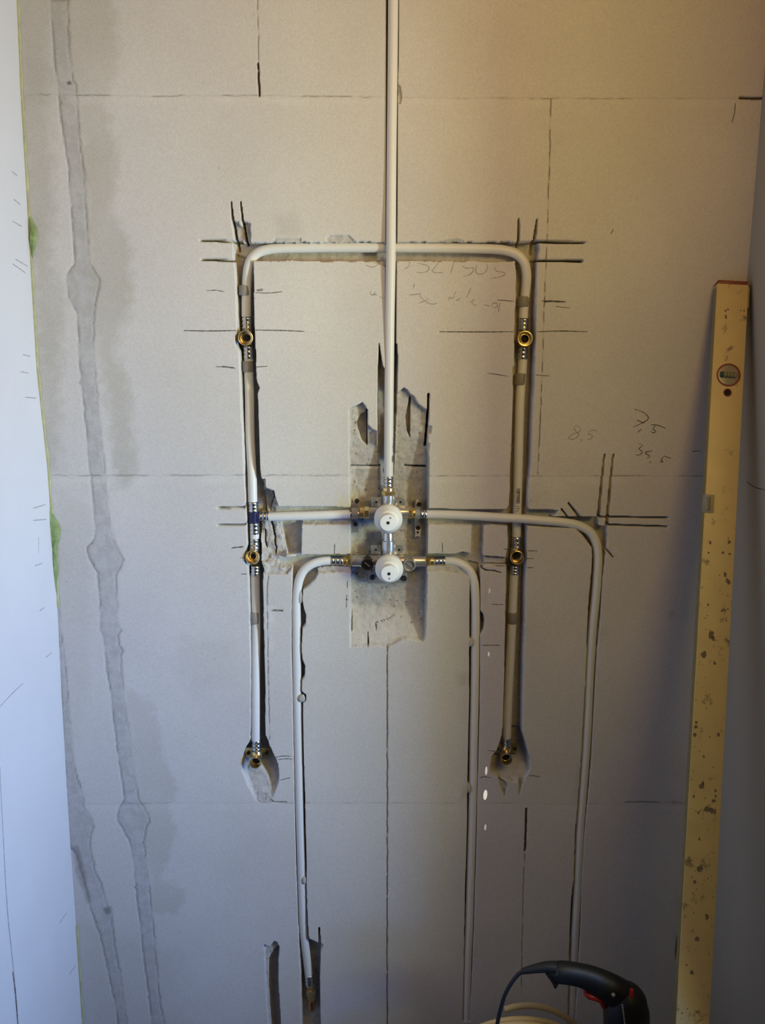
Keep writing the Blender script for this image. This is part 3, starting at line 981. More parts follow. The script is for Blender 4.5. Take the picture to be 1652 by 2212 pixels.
ribbon([[sx(95, 330), sx(105, 372), sx(135, 368), sx(150, 335)], [sx(130, 370), sx(170, 375)], [sx(190, 390), sx(225, 412)], [sx(560, 260), sx(545, 310)], [sx(500, 378), sx(560, 370), sx(625, 362)],
        [sx(620, 365), sx(625, 400), sx(660, 430)], [sx(610, 460), sx(650, 445), sx(710, 410)], [sx(670, 430), sx(700, 460), sx(750, 470), sx(800, 462)],
        [sx(920, 430), sx(925, 400), sx(960, 408), sx(975, 385), sx(995, 330)], [sx(1000, 435), sx(1045, 408)],
        [sx(1110, 400), sx(1150, 300)], [sx(1150, 450), sx(1190, 420)], [sx(1160, 450), sx(1180, 475), sx(1215, 484)], [sx(1290, 475), sx(1345, 493)],
        [sx(1375, 500), sx(1380, 465), sx(1420, 460), sx(1430, 500), sx(1385, 505)], [sx(1455, 460), sx(1440, 550)]],
       'pencil_writing', M['faint'], 1.9)
# scuffs on the left wall
PL_ = lambda u, v: PX(u, v, -0.583 + 0.0005 if v < 1000 else (-0.592 if v < 1500 else -0.5985))


def left_face(u, v):
    """meets the leaning left wall face"""
    x = -0.585
    for _ in range(6):
        p = PX(u, v, x)
        zz = [q[1] for q in pl]; xx = [q[0] for q in pl]
        x = float(np.interp(p.z, zz, xx)) + 0.0008
    return PX(u, v, x)


ribbon([[(26, 370), (38, 380)], [(28, 478), (47, 489)], [(28, 570), (56, 590)], [(34, 560), (60, 575)], [(30, 430), (44, 442)],
        [(50, 766), (66, 770)], [(45, 803), (62, 806)], [(55, 858), (78, 860)], [(72, 1098), (98, 1090)], [(72, 1124), (100, 1122)],
        [(84, 1160), (84, 1195)], [(76, 1222), (92, 1217)], [(0, 1527), (25, 1500), (50, 1476)], [(86, 1320), (96, 1312)], [(100, 1420), (112, 1410)],
        [(128, 1995), (144, 1972)], [(150, 2105), (164, 2085)]],
       'pencil_line', M['faint'], 2.0, wall_left, left_face)
ribbon([[(0, 1655), (6, 1780), (16, 1960), (26, 2060), (34, 2140), (42, 2240)]], 'wall_joint', M['faint'], 3.2, wall_left, left_face)
ribbon([[(28, 2100), (34, 2150), (41, 2240)]], 'wall_joint', M['pencil'], 4.0, wall_left, left_face)
ribbon([[(1618, 1046), (1634, 1054), (1652, 1058)], [(1612, 1040), (1620, 1046)]], 'pencil_line', M['pencil'], 2.0, wall_right, lambda u, v: PX(u, v, XR - 0.0006))

# ------------------------------------------------------------------ pipes
PR = 0.0080


def dpt(seq):
    """(u, v, off) list -> points"""
    return [P(*q) for q in seq]


def pipe(seq, label, r=PR, collars=(), n=8):
    pts = catmull(dpt(seq), n)
    root = empty('water_pipe', pts[len(pts) // 2], label, 'pipe', 'white composite water pipes in the wall chases')
    bm = bmesh.new()
    tube(bm, pts, r, 24)
    obj('pipe_wall', bm, M['pipe'], root, True)
    for (a, b) in collars:                       # plastic sleeves between two rows of the photo
        bm = bmesh.new()
        seg = [p for p in pts if True]
        za, zb = P(0, a).z, P(0, b).z
        # follow the pipe between the heights
        zsn = [p.z for p in pts]
        o_ = sorted(range(len(pts)), key=lambda i: zsn[i])
        zz = [pts[i].z for i in o_]; px_ = [pts[i].x for i in o_]; py_ = [pts[i].y for i in o_]
        cp = [Vector((float(np.interp(z, zz, px_)), float(np.interp(z, zz, py_)), z)) for z in np.linspace(za, zb, 5)]
        rr = [r * 1.08, r * 1.2, r * 1.2, r * 1.2, r * 1.08]
        tube(bm, cp, rr, 24)
        c = obj('collar', bm, M['collar'], root, True)
        c['label'] = 'grey plastic collar slid over the pipe'
    return root, pts


riser, _ = pipe([(849, -60, 0.0), (849, 0, 0.0), (848, 120, 0.0), (846, 300, 0.0), (845, 420, 0.001), (844, 560, 0.004), (842, 680, 0.0), (841, 780, -0.004),
                 (840, 880, -0.008), (839.5, 960, -0.010), (839, 1030, -0.012)], 'long straight white riser pipe running up from the valves past the top of the photo')
BD = -0.0115
# top loop: left collar at 617-637
loop, _ = pipe([(532, 684, -0.022), (532, 650, -0.021), (533, 610, -0.019), (536, 580, -0.014), (543, 560, -0.012), (556, 547, BD), (575, 540, BD), (610, 536.5, BD), (700, 535, BD), (840, 535, BD),
                (960, 536, BD), (1060, 538, BD), (1095, 542, BD), (1118, 551, BD), (1132, 568, BD), (1137, 592, -0.014), (1136, 620, -0.018), (1132, 655, -0.021),
                (1130, 687, -0.022)], 'white pipe forming the top bar of the frame with a bend at each end')
# collars of the loop: built by hand on both legs


def collar_at(root, u0, v0, u1, v1, off, r=PR * 1.2, m='collar'):
    bm = bmesh.new()
    a, b = P(u0, v0, off), P(u1, v1, off)
    d = (b - a)
    tube(bm, [a, a + d * 0.08, a + d * 0.92, b], [r * 0.93, r, r, r * 0.93], 24)
    c = obj('collar', bm, M[m], root, True)
    c['label'] = 'grey plastic collar slid over the pipe'
    return c


collar_at(loop, 528, 617, 528, 638, -0.019, PR * 1.2)
collar_at(loop, 1131, 640, 1129, 662, -0.020, PR * 1.2)

leftmid, _ = pipe([(537, 775, -0.023), (537, 803, -0.023), (539, 860, -0.021), (540, 940, -0.021), (543, 1000, -0.018), (545, 1040, -0.010), (546, 1084, -0.007)],
                  'white pipe in the left channel between the upper brass outlet and navy tee')
collar_at(leftmid, 535, 780, 536, 803, -0.022, PR * 1.22)
stub, _ = pipe([(550, 1150, -0.012), (550, 1163, -0.012)], 'tiny white pipe stub showing between two steel sleeves below the navy tee')
leftlow, _ = pipe([(551, 1240, -0.022), (552, 1290, -0.021), (553, 1345, -0.018), (552.5, 1420, -0.014), (552, 1500, -0.010), (552, 1560, -0.009), (552, 1598, -0.010)],
                  'white pipe in the left channel down to the bottom left brass elbow')
collar_at(leftlow, 549, 1322, 550, 1346, -0.017, PR * 1.15)
branch, _ = pipe([(581, 1116, -0.010), (620, 1115, -0.008), (680, 1113, -0.007), (720, 1111.5, -0.008), (756, 1110, -0.012)],
                 'short horizontal white pipe from the navy tee to the upper valve')
rightmid, rmp = pipe([(1129, 776, -0.024), (1127, 806, -0.024), (1123, 860, -0.022), (1120.5, 950, -0.021), (1119, 1020, -0.021), (1117, 1090, -0.021), (1115, 1159, -0.021)],
                     'white pipe in the right channel passing behind the long sideways pipe')
collar_at(rightmid, 1124, 806, 1122, 831, -0.023, PR * 1.22)
rightlow, _ = pipe([(1110, 1239, -0.024), (1108, 1290, -0.023), (1106, 1340, -0.021), (1102, 1420, -0.020), (1098, 1500, -0.018), (1095.5, 1560, -0.017), (1094.5, 1593, -0.017)],
                   'white pipe in the right channel down to the bottom right brass elbow')
collar_at(rightlow, 1107, 1322, 1106, 1346, -0.021, PR * 1.15)
cross, _ = pipe([(921, 1110.5, -0.012), (960, 1111, -0.009), (1020, 1114, -0.004), (1080, 1118, 0.0), (1120, 1120, 0.0), (1170, 1124, -0.002), (1215, 1128, -0.005), (1250, 1135, -0.007), (1275, 1150, -0.008),
                 (1287, 1172, -0.008), (1291, 1200, -0.008), (1290, 1235, -0.008), (1286, 1290, -0.008), (1280, 1350, -0.008), (1276, 1410, -0.008), (1272, 1480, -0.008),
                 (1269, 1550, -0.008), (1265, 1620, -0.008), (1259, 1700, -0.008), (1253, 1780, -0.008), (1249, 1860, -0.008), (1246, 1930, -0.008),
                 (1242, 2000, -0.008), (1239, 2060, -0.009), (1235, 2140, -0.010), (1231, 2230, -0.010)],
                'longest white pipe, crossing right from the upper valve then bending down beside the spirit level')
lowleft, _ = pipe([(714, 1210.5, -0.012), (695, 1212, -0.010), (675, 1218, -0.008), (658, 1230, -0.007), (647, 1250, -0.006), (642, 1275, -0.006), (640, 1310, -0.007),
                   (640.5, 1360, -0.008), (641, 1420, -0.008), (642, 1500, -0.008), (644, 1600, -0.008), (646, 1700, -0.008), (648.5, 1800, -0.008),
                   (651, 1880, -0.008), (653, 1950, -0.009), (655, 2000, -0.011), (659, 2040, -0.014), (664, 2080, -0.018), (667, 2106, -0.020)],
                  'white pipe bending down left from the lower valve to the brass coupling at the bottom')
lowright, lrp = pipe([(961, 1211.5, -0.012), (982, 1213, -0.010), (1001, 1221, -0.008), (1015, 1235, -0.007), (1023, 1254, -0.006), (1026, 1280, -0.006), (1027, 1320, -0.007),
                      (1026.5, 1380, -0.008), (1026, 1440, -0.008), (1025, 1500, -0.008), (1023, 1600, -0.008), (1021.5, 1700, -0.008), (1019, 1800, -0.008),
                      (1016, 1900, -0.008), (1013, 2000, -0.008), (1009, 2100, -0.008), (1006, 2240, -0.008)],
                     'white pipe bending down right from the lower valve and running to the floor')

# printed text on the right pipes
def pipe_text(txt, u, v0, v1, off, root):
    a, b = P(u, v0, off), P(u - 1, v1, off)
    L = (b - a).length
    cu = bpy.data.curves.new('pipe_print', 'FONT')
    cu.body = txt
    cu.size = 0.008
    cu.extrude = 0.0001
    cu.align_x = 'LEFT'
    cu.offset = 0.00012
    tmp = bpy.data.objects.new('pipe_print_tmp', cu)
    COL.objects.link(tmp)
    bpy.context.view_layer.update()
    dg = bpy.context.evaluated_depsgraph_get()
    me_ = bpy.data.meshes.new_from_object(tmp.evaluated_get(dg))
    bpy.data.objects.remove(tmp)
    w = max(v.co.x for v in me_.vertices)
    for v_ in me_.vertices:
        v_.co.x *= L / w
    ex_, ez_ = (b - a).normalized(), Vector((1, 0, 0))
    base = root.location
    for v_ in me_.vertices:
        c = v_.co.copy()
        v_.co = a + ex_ * c.x + ez_ * (c.y - 0.001) + Vector((0, -1, 0)) * c.z - base
    me_.materials.append(M['black'])
    o = bpy.data.objects.new('printed_text', me_)
    COL.objects.link(o); o.parent = root
    o['label'] = 'small black lettering printed along the pipe'


pipe_text('CERTIFIED', 1117.5, 1055, 1088, -0.0125, rightmid)
pipe_text('/ 7 1', 1116, 1093, 1104, -0.0125, rightmid)

# ------------------------------------------------------------------ fittings


def sleeve(parent, a, b, r=0.0087, ridges=3, m='steel', name='press_sleeve'):
    """pressed stainless sleeve with rolled ridges from a to b"""
    L = (b - a).length
    prof = [(0, r * 0.9), (0.0006, r * 0.97)]
    for k in range(ridges):
        c0 = L * (k + 0.15) / ridges; c1 = L * (k + 0.9) / ridges
        for t in np.linspace(0, 1, 7):
            prof.append((c0 + (c1 - c0) * t, r * (0.92 + 0.10 * math.sin(math.pi * t))))
    prof += [(L - 0.0003, r * 0.93), (L, r * 0.85)]
    bm = bmesh.new()
    lathe(bm, a, b - a, prof, 28, Vector((0, -1, 0)))
    return obj(name, bm, M[m], parent, True)


def outlet(uc, vc, front, pd, ru, label, top=None, bottom=None, r_out=0.0128, inner=False, elbow=False, name='brass_outlet'):
    """brass outlet cup facing the room, its body sitting on the pipe line at depth pd"""
    f = P(uc, vc, front)
    ax = Vector((0, 1, 0))
    root = empty(name, (f.x, YW - pd, f.z), label, 'brass fitting', 'brass shower outlets in the channels')
    bm = bmesh.new()
    r = r_out
    prof = [(0.010, r * 0.93), (0.006, r * 0.93), (0.0015, r), (0.0002, r * 0.985), (0.0, r * 0.95), (0.0003, r * 0.86), (0.004, r * 0.80), (0.013, r * 0.74),
            (0.0135, r * 0.52), (0.020, r * 0.46), (0.024, 0.0002)]
    if inner:
        prof = [(0.010, r * 0.93), (0.006, r * 0.93), (0.0015, r), (0.0002, r * 0.985), (0.0, r * 0.94), (0.0003, r * 0.84), (0.006, r * 0.80), (0.0062, r * 0.62),
                (0.003, r * 0.58), (0.003, r * 0.50), (0.018, r * 0.42), (0.022, 0.0002)]
    back_len = (YW - pd) - f.y
    prof = [(back_len, r * 0.72), (0.014, r * 0.78)] + prof
    lathe(bm, f, ax, prof, 40, Vector((0, 0, 1)))
    cup_ = obj('cup', bm, M['brass'], root, True)
    bm = bmesh.new()
    lathe(bm, f, ax, [(0.0102, 0.0001), (0.0103, r * (0.40 if not inner else 0.36)), (0.016, r * 0.36), (0.0162, 0.0001)], 24)
    obj('bore_shade', bm, M['hole'], cup_, True)  # black disc in place of the shade deep in the cup
    bm = bmesh.new()
    c = Vector((f.x, YW - pd, f.z))
    lathe(bm, c + Z * 0.013, -Z, [(0, 0.0065), (0.001, 0.0078), (0.006, 0.0078), (0.008, 0.0091), (0.018, 0.0091), (0.020, 0.0078), (0.025, 0.0078), (0.026, 0.0065)], 28)
    obj('tee_body', bm, M['brass'], root, True)
    for seg_ in (top, bottom):
        if seg_:
            (u0, v0, u1, v1) = seg_
            sleeve(root, P(u0, v0, pd), P(u1, v1, pd))
    return root


outlet(530, 730, 0.004, -0.022, 1, 'upper left brass outlet with plain funnel mouth in the left channel', (533, 684, 534, 713), (536, 747, 537, 775))
outlet(1134, 732, 0.004, -0.024, 1, 'upper right brass outlet with double ring mouth in the right channel', (1131, 687, 1130, 713), (1129, 749, 1128, 776), r_out=0.0132, inner=True)
outlet(545, 1205, 0.004, -0.016, 1, 'middle left brass outlet below the navy tee', (550, 1162, 550, 1187), (552, 1221, 552, 1241))
outlet(1117, 1205, 0.004, -0.022, 1, 'middle right brass outlet under the crossing of two white pipes', (1115, 1159, 1115, 1186), (1112, 1221, 1111, 1240), r_out=0.0124)


def elbow(uc, vc, u0, v0, v1, pd, label):
    f = P(uc, vc, 0.012)
    t1 = P(u0, v1, pd)
    root = empty('brass_elbow', (t1.x, YW - pd, f.z), label, 'brass elbow')
    sleeve(root, P(u0, v0, pd), t1)
    bm = bmesh.new()
    c = Vector((t1.x, YW - pd, f.z))
    path = catmull([t1, Vector((t1.x, YW - pd, (t1.z + f.z) / 2 + 0.004)), Vector((f.x, YW - pd - 0.004, f.z + 0.001)), Vector((f.x, f.y + 0.0135, f.z))], 6)
    tube(bm, path, [0.0078] * 4 + [0.0095] * (len(path) - 4), 24, Vector((1, 0, 0)))
    lathe(bm, f, Y, [(0.013, 0.0100), (0.008, 0.0106), (0.0015, 0.0112), (0.0, 0.0108), (0.0003, 0.0096), (0.008, 0.0088), (0.0125, 0.0084), (0.0130, 0.0002)], 36)
    eb_ = obj('elbow_body', bm, M['brass'], root, True)
    bm = bmesh.new()
    lathe(bm, f + Y * 0.0118, Y, [(0, 0.0001), (0.0002, 0.0074), (0.0006, 0.0074), (0.0008, 0.0001)], 28)
    obj('bore_shade', bm, M['hole'], eb_, True)
    # flange with two screw holes behind
    bm = bmesh.new()
    pc = Vector((t1.x, YW - pd + 0.010, f.z + 0.004))
    box(bm, pc, X, Y, Z, 0.046, 0.003, 0.020, 0.0012)
    obj('flange', bm, M['brass'], root, True)
    for s in (-1, 1):
        bm = bmesh.new()
        lathe(bm, pc + X * (s * 0.017) - Y * 0.0015, -Y, [(0, 0.0036), (0.002, 0.0036), (0.003, 0.002)], 20)
        o = obj('screw', bm, M['screwtip'], root, True)
    return root


elbow(551.5, 1649, 554, 1597, 1621, -0.014, 'bottom left brass elbow in its broken-out hollow')
elbow(1094, 1641, 1094, 1592, 1613, -0.017, 'bottom right brass elbow in its broken-out hollow')

# navy tee
t0 = P(549, 1117, -0.010)
tee = empty('press_tee', t0, 'dark navy blue tee joining the left channel pipe and the sideways branch', 'pipe tee')
bm = bmesh.new()
tube(bm, [P(548.5, 1105, -0.010), P(549, 1129, -0.010)], 0.0092, 28)
box(bm, t0 + X * 0.003, X, Y, Z, 0.0150, 0.0165, 0.0175, 0.002)
obj('tee_body', bm, M['navy'], tee, True)
sleeve(tee, P(547, 1083, -0.0085), P(548, 1106, -0.0095))
sleeve(tee, P(549.5, 1128, -0.0105), P(550, 1153, -0.0115))
sleeve(tee, P(559, 1115.5, -0.010), P(582, 1115.5, -0.010), 0.0080)

# brass coupling at the foot of the left pipe
cb = P(671, 2140, -0.022)
coup = empty('pipe_coupling', cb, 'brass coupling with a copper end in the dark slot at the bottom', 'pipe coupling')
sleeve(coup, P(667, 2104, -0.020), P(668.5, 2126, -0.022))
bm = bmesh.new()
a, b = P(669, 2126, -0.022), P(673, 2160, -0.022)
lathe(bm, a, b - a, [(0, 0.007), (0.001, 0.0088), (0.008, 0.0088), (0.0085, 0.0075), (0.011, 0.0075), (0.0115, 0.0100), (0.022, 0.0100), (0.0225, 0.007), ((b - a).length, 0.007)], 6)
obj('brass_body', bm, M['brass'], coup)
bm = bmesh.new()
a2 = P(674, 2180, -0.022)
lathe(bm, b, a2 - b, [(0, 0.0070), (0.006, 0.0074), (0.012, 0.0074), ((a2 - b).length, 0.0062)], 24)
obj('copper_end', bm, M['copper'], coup, True)

# ------------------------------------------------------------------ shower valves


def hexnut(bm, a, b, r):
    lathe(bm, a, b - a, [(0, r * 0.86), (0.0012, r), ((b - a).length - 0.0012, r), ((b - a).length, r * 0.86)], 6)


def valve(label, uc, vc, outer, frontc, body_v, u_l, u_r, pd, ears, hole2, name='concealed_valve'):
    """uc, vc: pixel centre of the cap's widest ring; frontc: centre of its front disc"""
    c_out = P(uc, vc, 0.028)
    axz = c_out.z
    c = Vector((c_out.x, YW - pd, axz))
    root = empty(name, c, label, 'shower valve', 'concealed shower valves in the middle cavity')
    # body barrel towards the room
    bm = bmesh.new()
    lathe(bm, Vector((c.x, YW - pd + 0.014, axz)), -Y, [(0, 0.016), (0.002, 0.019), (0.024, 0.0195), (0.026, 0.022), (0.036, 0.022), (0.037, 0.020)], 36)
    obj('valve_barrel', bm, M['chrome'], root, True)
    # milky sleeve behind the cap
    bm = bmesh.new()
    lathe(bm, Vector((c.x, YW - 0.004, axz)), -Y, [(0, 0.0215), (0.001, 0.0235), (0.016, 0.0235), (0.017, 0.022)], 40)
    o = obj('protective_sleeve', bm, M['clear'], root, True)
    o['label'] = 'milky plastic sleeve behind the cap'
    # cap
    bm = bmesh.new()
    f0 = YW - 0.020
    lathe(bm, Vector((c.x, f0, axz)), -Y, [(0, 0.0235), (0.0008, 0.0247), (0.010, 0.0247), (0.012, 0.0235), (0.024, 0.0172), (0.0245, 0.0156), (0.0262, 0.0150)], 48)
    obj('cap', bm, M['cap'], root, True)
    bm = bmesh.new()
    lathe(bm, Vector((c.x, f0 - 0.0262, axz)), -Y, [(0, 0.0146), (0.012, 0.0144), (0.0130, 0.0140), (0.0131, 0.0136)], 48)
    o = obj('cap_face', bm, M['cap'], root, True)
    yf = f0 - 0.0262 - 0.0131
    bm = bmesh.new()
    lathe(bm, Vector((c.x - 0.0006, yf + 0.0008, axz)), -Y, [(0, 0.0028), (0.0012, 0.0028), (0.0013, 0.0022)], 20)
    obj('centre_hole', bm, M['hole'], root, True)
    bm = bmesh.new()
    lathe(bm, Vector((c.x + hole2[0], yf + 0.0008, axz + hole2[1])), -Y, [(0, 0.0016), (0.0012, 0.0016), (0.0013, 0.0012)], 16)
    obj('dimple', bm, M['collar'], root, True)
    # horizontal body
    bz = P(0, body_v, pd).z
    bm = bmesh.new()
    xl, xr = P(u_l, body_v, pd).x, P(u_r, body_v, pd).x
    L = xr - xl
    lathe(bm, Vector((xl, YW - pd, bz)), X, [(0, 0.0088), (0.0006, 0.0098), (0.012, 0.0098), (0.016, 0.0108), (L - 0.016, 0.0108), (L - 0.012, 0.0098), (L - 0.0006, 0.0098), (L, 0.0088)], 32, Vector((0, -1, 0)))
    obj('valve_body', bm, M['chrome'], root, True)
    # wall ears
    for (u, v) in ears:
        p = P(u, v, pd - 0.004)
        bm = bmesh.new()
        box(bm, p, X, Y, Z, 0.018, 0.0035, 0.017, 0.0014)
        lathe(bm, p - Y * 0.0021, -Y, [(0, 0.0026), (0.0005, 0.0026)], 16)
        e = obj('mounting_ear', bm, M['chrome'], root, True)
        bm = bmesh.new()
        lathe(bm, p - Y * 0.0022, -Y, [(0, 0.0021), (0.0008, 0.0021), (0.0009, 0.001)], 16)
        obj('screw_hole', bm, M['hole'], e, True)
    return root, axz, bz


PD = -0.012
v1, az1, bz1 = valve('upper concealed shower valve with the riser pipe rising from its top', 838.5, 1121, 31, (838, 1132), 1107, 797, 884, PD,
                     [(813, 1084), (865, 1084)], (0.0035, 0.0085))
v2, az2, bz2 = valve('lower concealed shower valve, fed by two pipes that bend down', 840.5, 1229, 31, (842, 1241), 1212, 760, 920, PD,
                     [(812, 1187), (862, 1187)], (0.0, -0.0085))
# top neck and nut of valve 1
bm = bmesh.new()
lathe(bm, P(839, 1104, PD), Z, [(0, 0.0095), (0.002, 0.0105), ((P(839, 1068, PD).z - P(839, 1104, PD).z), 0.0100)], 32)
obj('top_neck', bm, M['chrome'], v1, True)


def union(parent, a, b, r, sl0, sl1):
    """brass union: hexagon nut a-b, then the steel sleeve sl0-sl1"""
    bm = bmesh.new()
    mid = a.lerp(b, 0.55)
    hexnut(bm, a, mid, r)
    lathe(bm, mid, b - mid, [(0, r * 0.75), (0.0008, r * 0.88), ((b - mid).length * 0.8, r * 0.88), ((b - mid).length, r * 0.75)], 24)
    n = obj('union_nut', bm, M['brass'], parent)
    sleeve(n, sl0, sl1)
    return n


union(v1, P(839, 1070, PD), P(839, 1052, PD), 0.0118, P(839, 1053, PD), P(839, 1028, PD))
union(v1, P(798, 1107, PD), P(776, 1108, PD), 0.0110, P(777, 1109, PD), P(754, 1110, PD))
union(v1, P(881, 1107, PD), P(899, 1108.5, PD), 0.0110, P(898, 1109, PD), P(922, 1110.5, PD))
union(v2, P(760, 1212, PD), P(740, 1211.5, PD), 0.0106, P(742, 1211, PD), P(714, 1210.5, PD))
union(v2, P(917, 1212, PD), P(938, 1212, PD), 0.0106, P(937, 1212, PD), P(962, 1211.5, PD))
# connector between the valves
bm = bmesh.new()
za, zb = P(839, 1150, PD).z, P(839, 1206, PD).z
L = za - zb
lathe(bm, Vector((P(839, 1170, PD).x, YW - PD, za)), -Z, [(0, 0.009), (0.001, 0.0096), (L * 0.30, 0.0096), (L * 0.32, 0.0118), (L * 0.40, 0.0120), (L * 0.66, 0.0120), (L * 0.68, 0.0110), (L, 0.0110)], 32)
obj('valve_connector', bm, M['chrome'], v2, True)
# stop screws left and right of the lower valve
for (u, v, m1) in ((793, 1220, 'dark'), (884, 1222, 'chrome')):
    p = P(u, v, 0.012)
    bm = bmesh.new()
    lathe(bm, Vector((p.x, YW - PD, p.z)), -Y, [(0, 0.0112), (YW - PD - p.y - 0.001, 0.0112), (YW - PD - p.y, 0.0104), (YW - PD - p.y, 0.0088), (YW - PD - p.y - 0.003, 0.0084), (YW - PD - p.y - 0.003, 0.0002)], 32)
    k = obj('stop_screw', bm, M[m1], v2, True)
    k['label'] = 'round shut-off with a slotted head'
    bm = bmesh.new()
    dr = Vector((1, 0, -0.8)).normalized()
    box(bm, p + Y * 0.0022, dr, Y, dr.cross(Y), 0.012, 0.0016, 0.0018)
    obj('slot', bm, M['zinc'], k)
# lower lug with two black screws
bm = bmesh.new()
box(bm, P(838, 1248, PD - 0.006), X, Y, Z, 0.070, 0.003, 0.020, 0.001)
lug = obj('lower_bracket', bm, M['zinc'], v2, True)
for (u, v) in ((804, 1247), (873, 1249)):
    bm = bmesh.new()
    p = P(u, v, PD - 0.003)
    lathe(bm, p, -Y, [(0, 0.0050), (0.002, 0.0050), (0.004, 0.003)], 20)
    obj('black_screw', bm, M['black'], lug, True)

# ------------------------------------------------------------------ perforated straps beside the upper valve


def strap(u0, u1, vt, vb, off, label, screws, tip=None):
    root = empty('mounting_strap', P((u0 + u1) / 2, vb, off), label, 'strap', 'perforated steel straps beside the upper valve')
    bm = bmesh.new()
    c = P((u0 + u1) / 2, (vt + vb) / 2, off)
    w = (u1 - u0) * pxl(1110); h = P(0, vt, off).z - P(0, vb, off).z
    box(bm, c, X, Y, Z, w, 0.0022, h, 0.0007)
    # saddle over the sleeve
    pc = P((u0 + u1) / 2, 1109, PD)
    a0 = 0.0102
    for k in range(8):
        a_ = math.pi * k / 8; b_ = math.pi * (k + 1) / 8
        p0 = pc + Z * (math.cos(a_) * a0) - Y * (math.sin(a_) * a0)
        p1 = pc + Z * (math.cos(b_) * a0) - Y * (math.sin(b_) * a0)
        d = p1 - p0
        nrm = d.cross(X).normalized()
        box(bm, (p0 + p1) / 2, X, d.normalized(), nrm, w * 0.8, d.length * 1.1, 0.0012)
    obj('strap_plate', bm, M['zinc'], root)
    for (u, v, r) in screws:
        bm = bmesh.new()
        lathe(bm, P(u, v, off + 0.001), -Y, [(0, r), (0.0015, r), (0.0030, r * 0.7)], 20)
        obj('screw', bm, M['black'], root, True)
    if tip:
        for (pts, hole) in tip:
            bm = bmesh.new()
            vs = [bm.verts.new(P(u, v, off + 0.002)) for (u, v) in pts]
            f = bm.faces.new(vs)
            r_ = bmesh.ops.extrude_face_region(bm, geom=[f])
            for v_ in r_['geom']:
                if isinstance(v_, bmesh.types.BMVert): v_.co.y += 0.0015
            o = obj('strap_end', bm, M['white'], root)
            o['label'] = 'pale end of the strap'
            if hole:
                bm = bmesh.new()
                lathe(bm, P(hole[0], hole[1], off + 0.0022), -Y, [(0, 0.0020), (0.0005, 0.0020)], 16)
                obj('punched_hole', bm, M['hole'], o)


strap(758, 775, 1086, 1150, -0.026, 'dark perforated strap left of the upper valve', [(771, 1082, 0.0042), (768, 1132, 0.0040)])
strap(895, 908, 1078, 1146, -0.026, 'perforated strap right of the upper valve with pale ends', [(905, 1089, 0.0044), (903, 1140, 0.0040)],
      tip=[([(898, 1090), (899, 1078), (901, 1078), (908, 1085), (902, 1089)], None),
           ([(896, 1142), (909, 1142), (908, 1150), (908, 1160), (904, 1158), (900, 1158), (896, 1161), (897, 1150)], (902, 1150))])

# round pale scar where a core drill touched the cavity
bm = bmesh.new()
cc = P(856, 1012, -0.034)
vs = [bm.verts.new((cc.x + 0.0225 * math.cos(a_), cc.y, cc.z + 0.0205 * math.sin(a_))) for a_ in np.linspace(-math.pi, 0, 24)]
f = bm.faces.new(vs)
r_ = bmesh.ops.extrude_face_region(bm, geom=[f])
for v_ in r_['geom']:
    if isinstance(v_, bmesh.types.BMVert): v_.co.y += 0.012
obj('mortar_patch', bm, M['mortar'], wall_back)

# mortar dabs holding the pipes


def dab(u, v, ru, rv, off, root=wall_back):
    out = [(u + ru * math.cos(a_) * random.uniform(0.85, 1.1), v + rv * math.sin(a_) * random.uniform(0.85, 1.1)) for a_ in np.linspace(0, 2 * math.pi, 14, endpoint=False)]
    bm = bmesh.new()
    c = P(u, v)
    prev = [bm.verts.new(P(x, y, off - 0.012)) for x, y in out]
    for s, hh in ((1.0, -0.001), (0.8, 0.002), (0.4, 0.003)):
        ring = []
        for (x, y) in out:
            q = c + (P(x, y) - c) * s
            ring.append(bm.verts.new((q.x, YW - off - hh, q.z)))
        for i in range(len(ring)):
            j = (i + 1) % len(ring)
            bm.faces.new((prev[i], prev[j], ring[j], ring[i]))
        prev = ring
    bm.faces.new(prev)
    obj('mortar_dab', bm, M['mortar'], root, True)


dab(652, 1508, 7, 9, 0.001)
dab(657, 1902, 4, 9, 0.0)
dab(648, 1290, 5, 17, -0.002)
dab(1018, 1388, 5, 9, 0.0)
dab(1013, 1704, 4, 9, 0.0)

# ------------------------------------------------------------------ spirit level leaning in the right corner
Lt = P(1583.5, 606, YW - 1.497 + 0.0)          # top of the front face
YB = 1.16
dxr, dyr, dzr = ray(1496, 2212)
Lb = Vector((dxr / dyr * YB, YB, EYE + dzr / dyr * YB))
ld = (Lt - Lb).normalized()
tt = (Lb.z - 0.0) / ld.z
foot = Lb - ld * tt
LEN = (Lt - foot).length
nrm = Vector((-0.10, -1, 0)); nrm = (nrm - ld * nrm.dot(ld)).normalized()
wid = ld.cross(nrm).normalized()
if wid.x < 0: wid = -wid
LW, LT = 0.050, 0.021
level = empty('spirit_level', foot, 'long worn yellow spirit level leaning upright in the right corner', 'spirit level')


def lv(s, w, n):
    """point on the level: s metres below its top, w across, n in front of its face"""
    return Lt - ld * s + wid * w + nrm * n


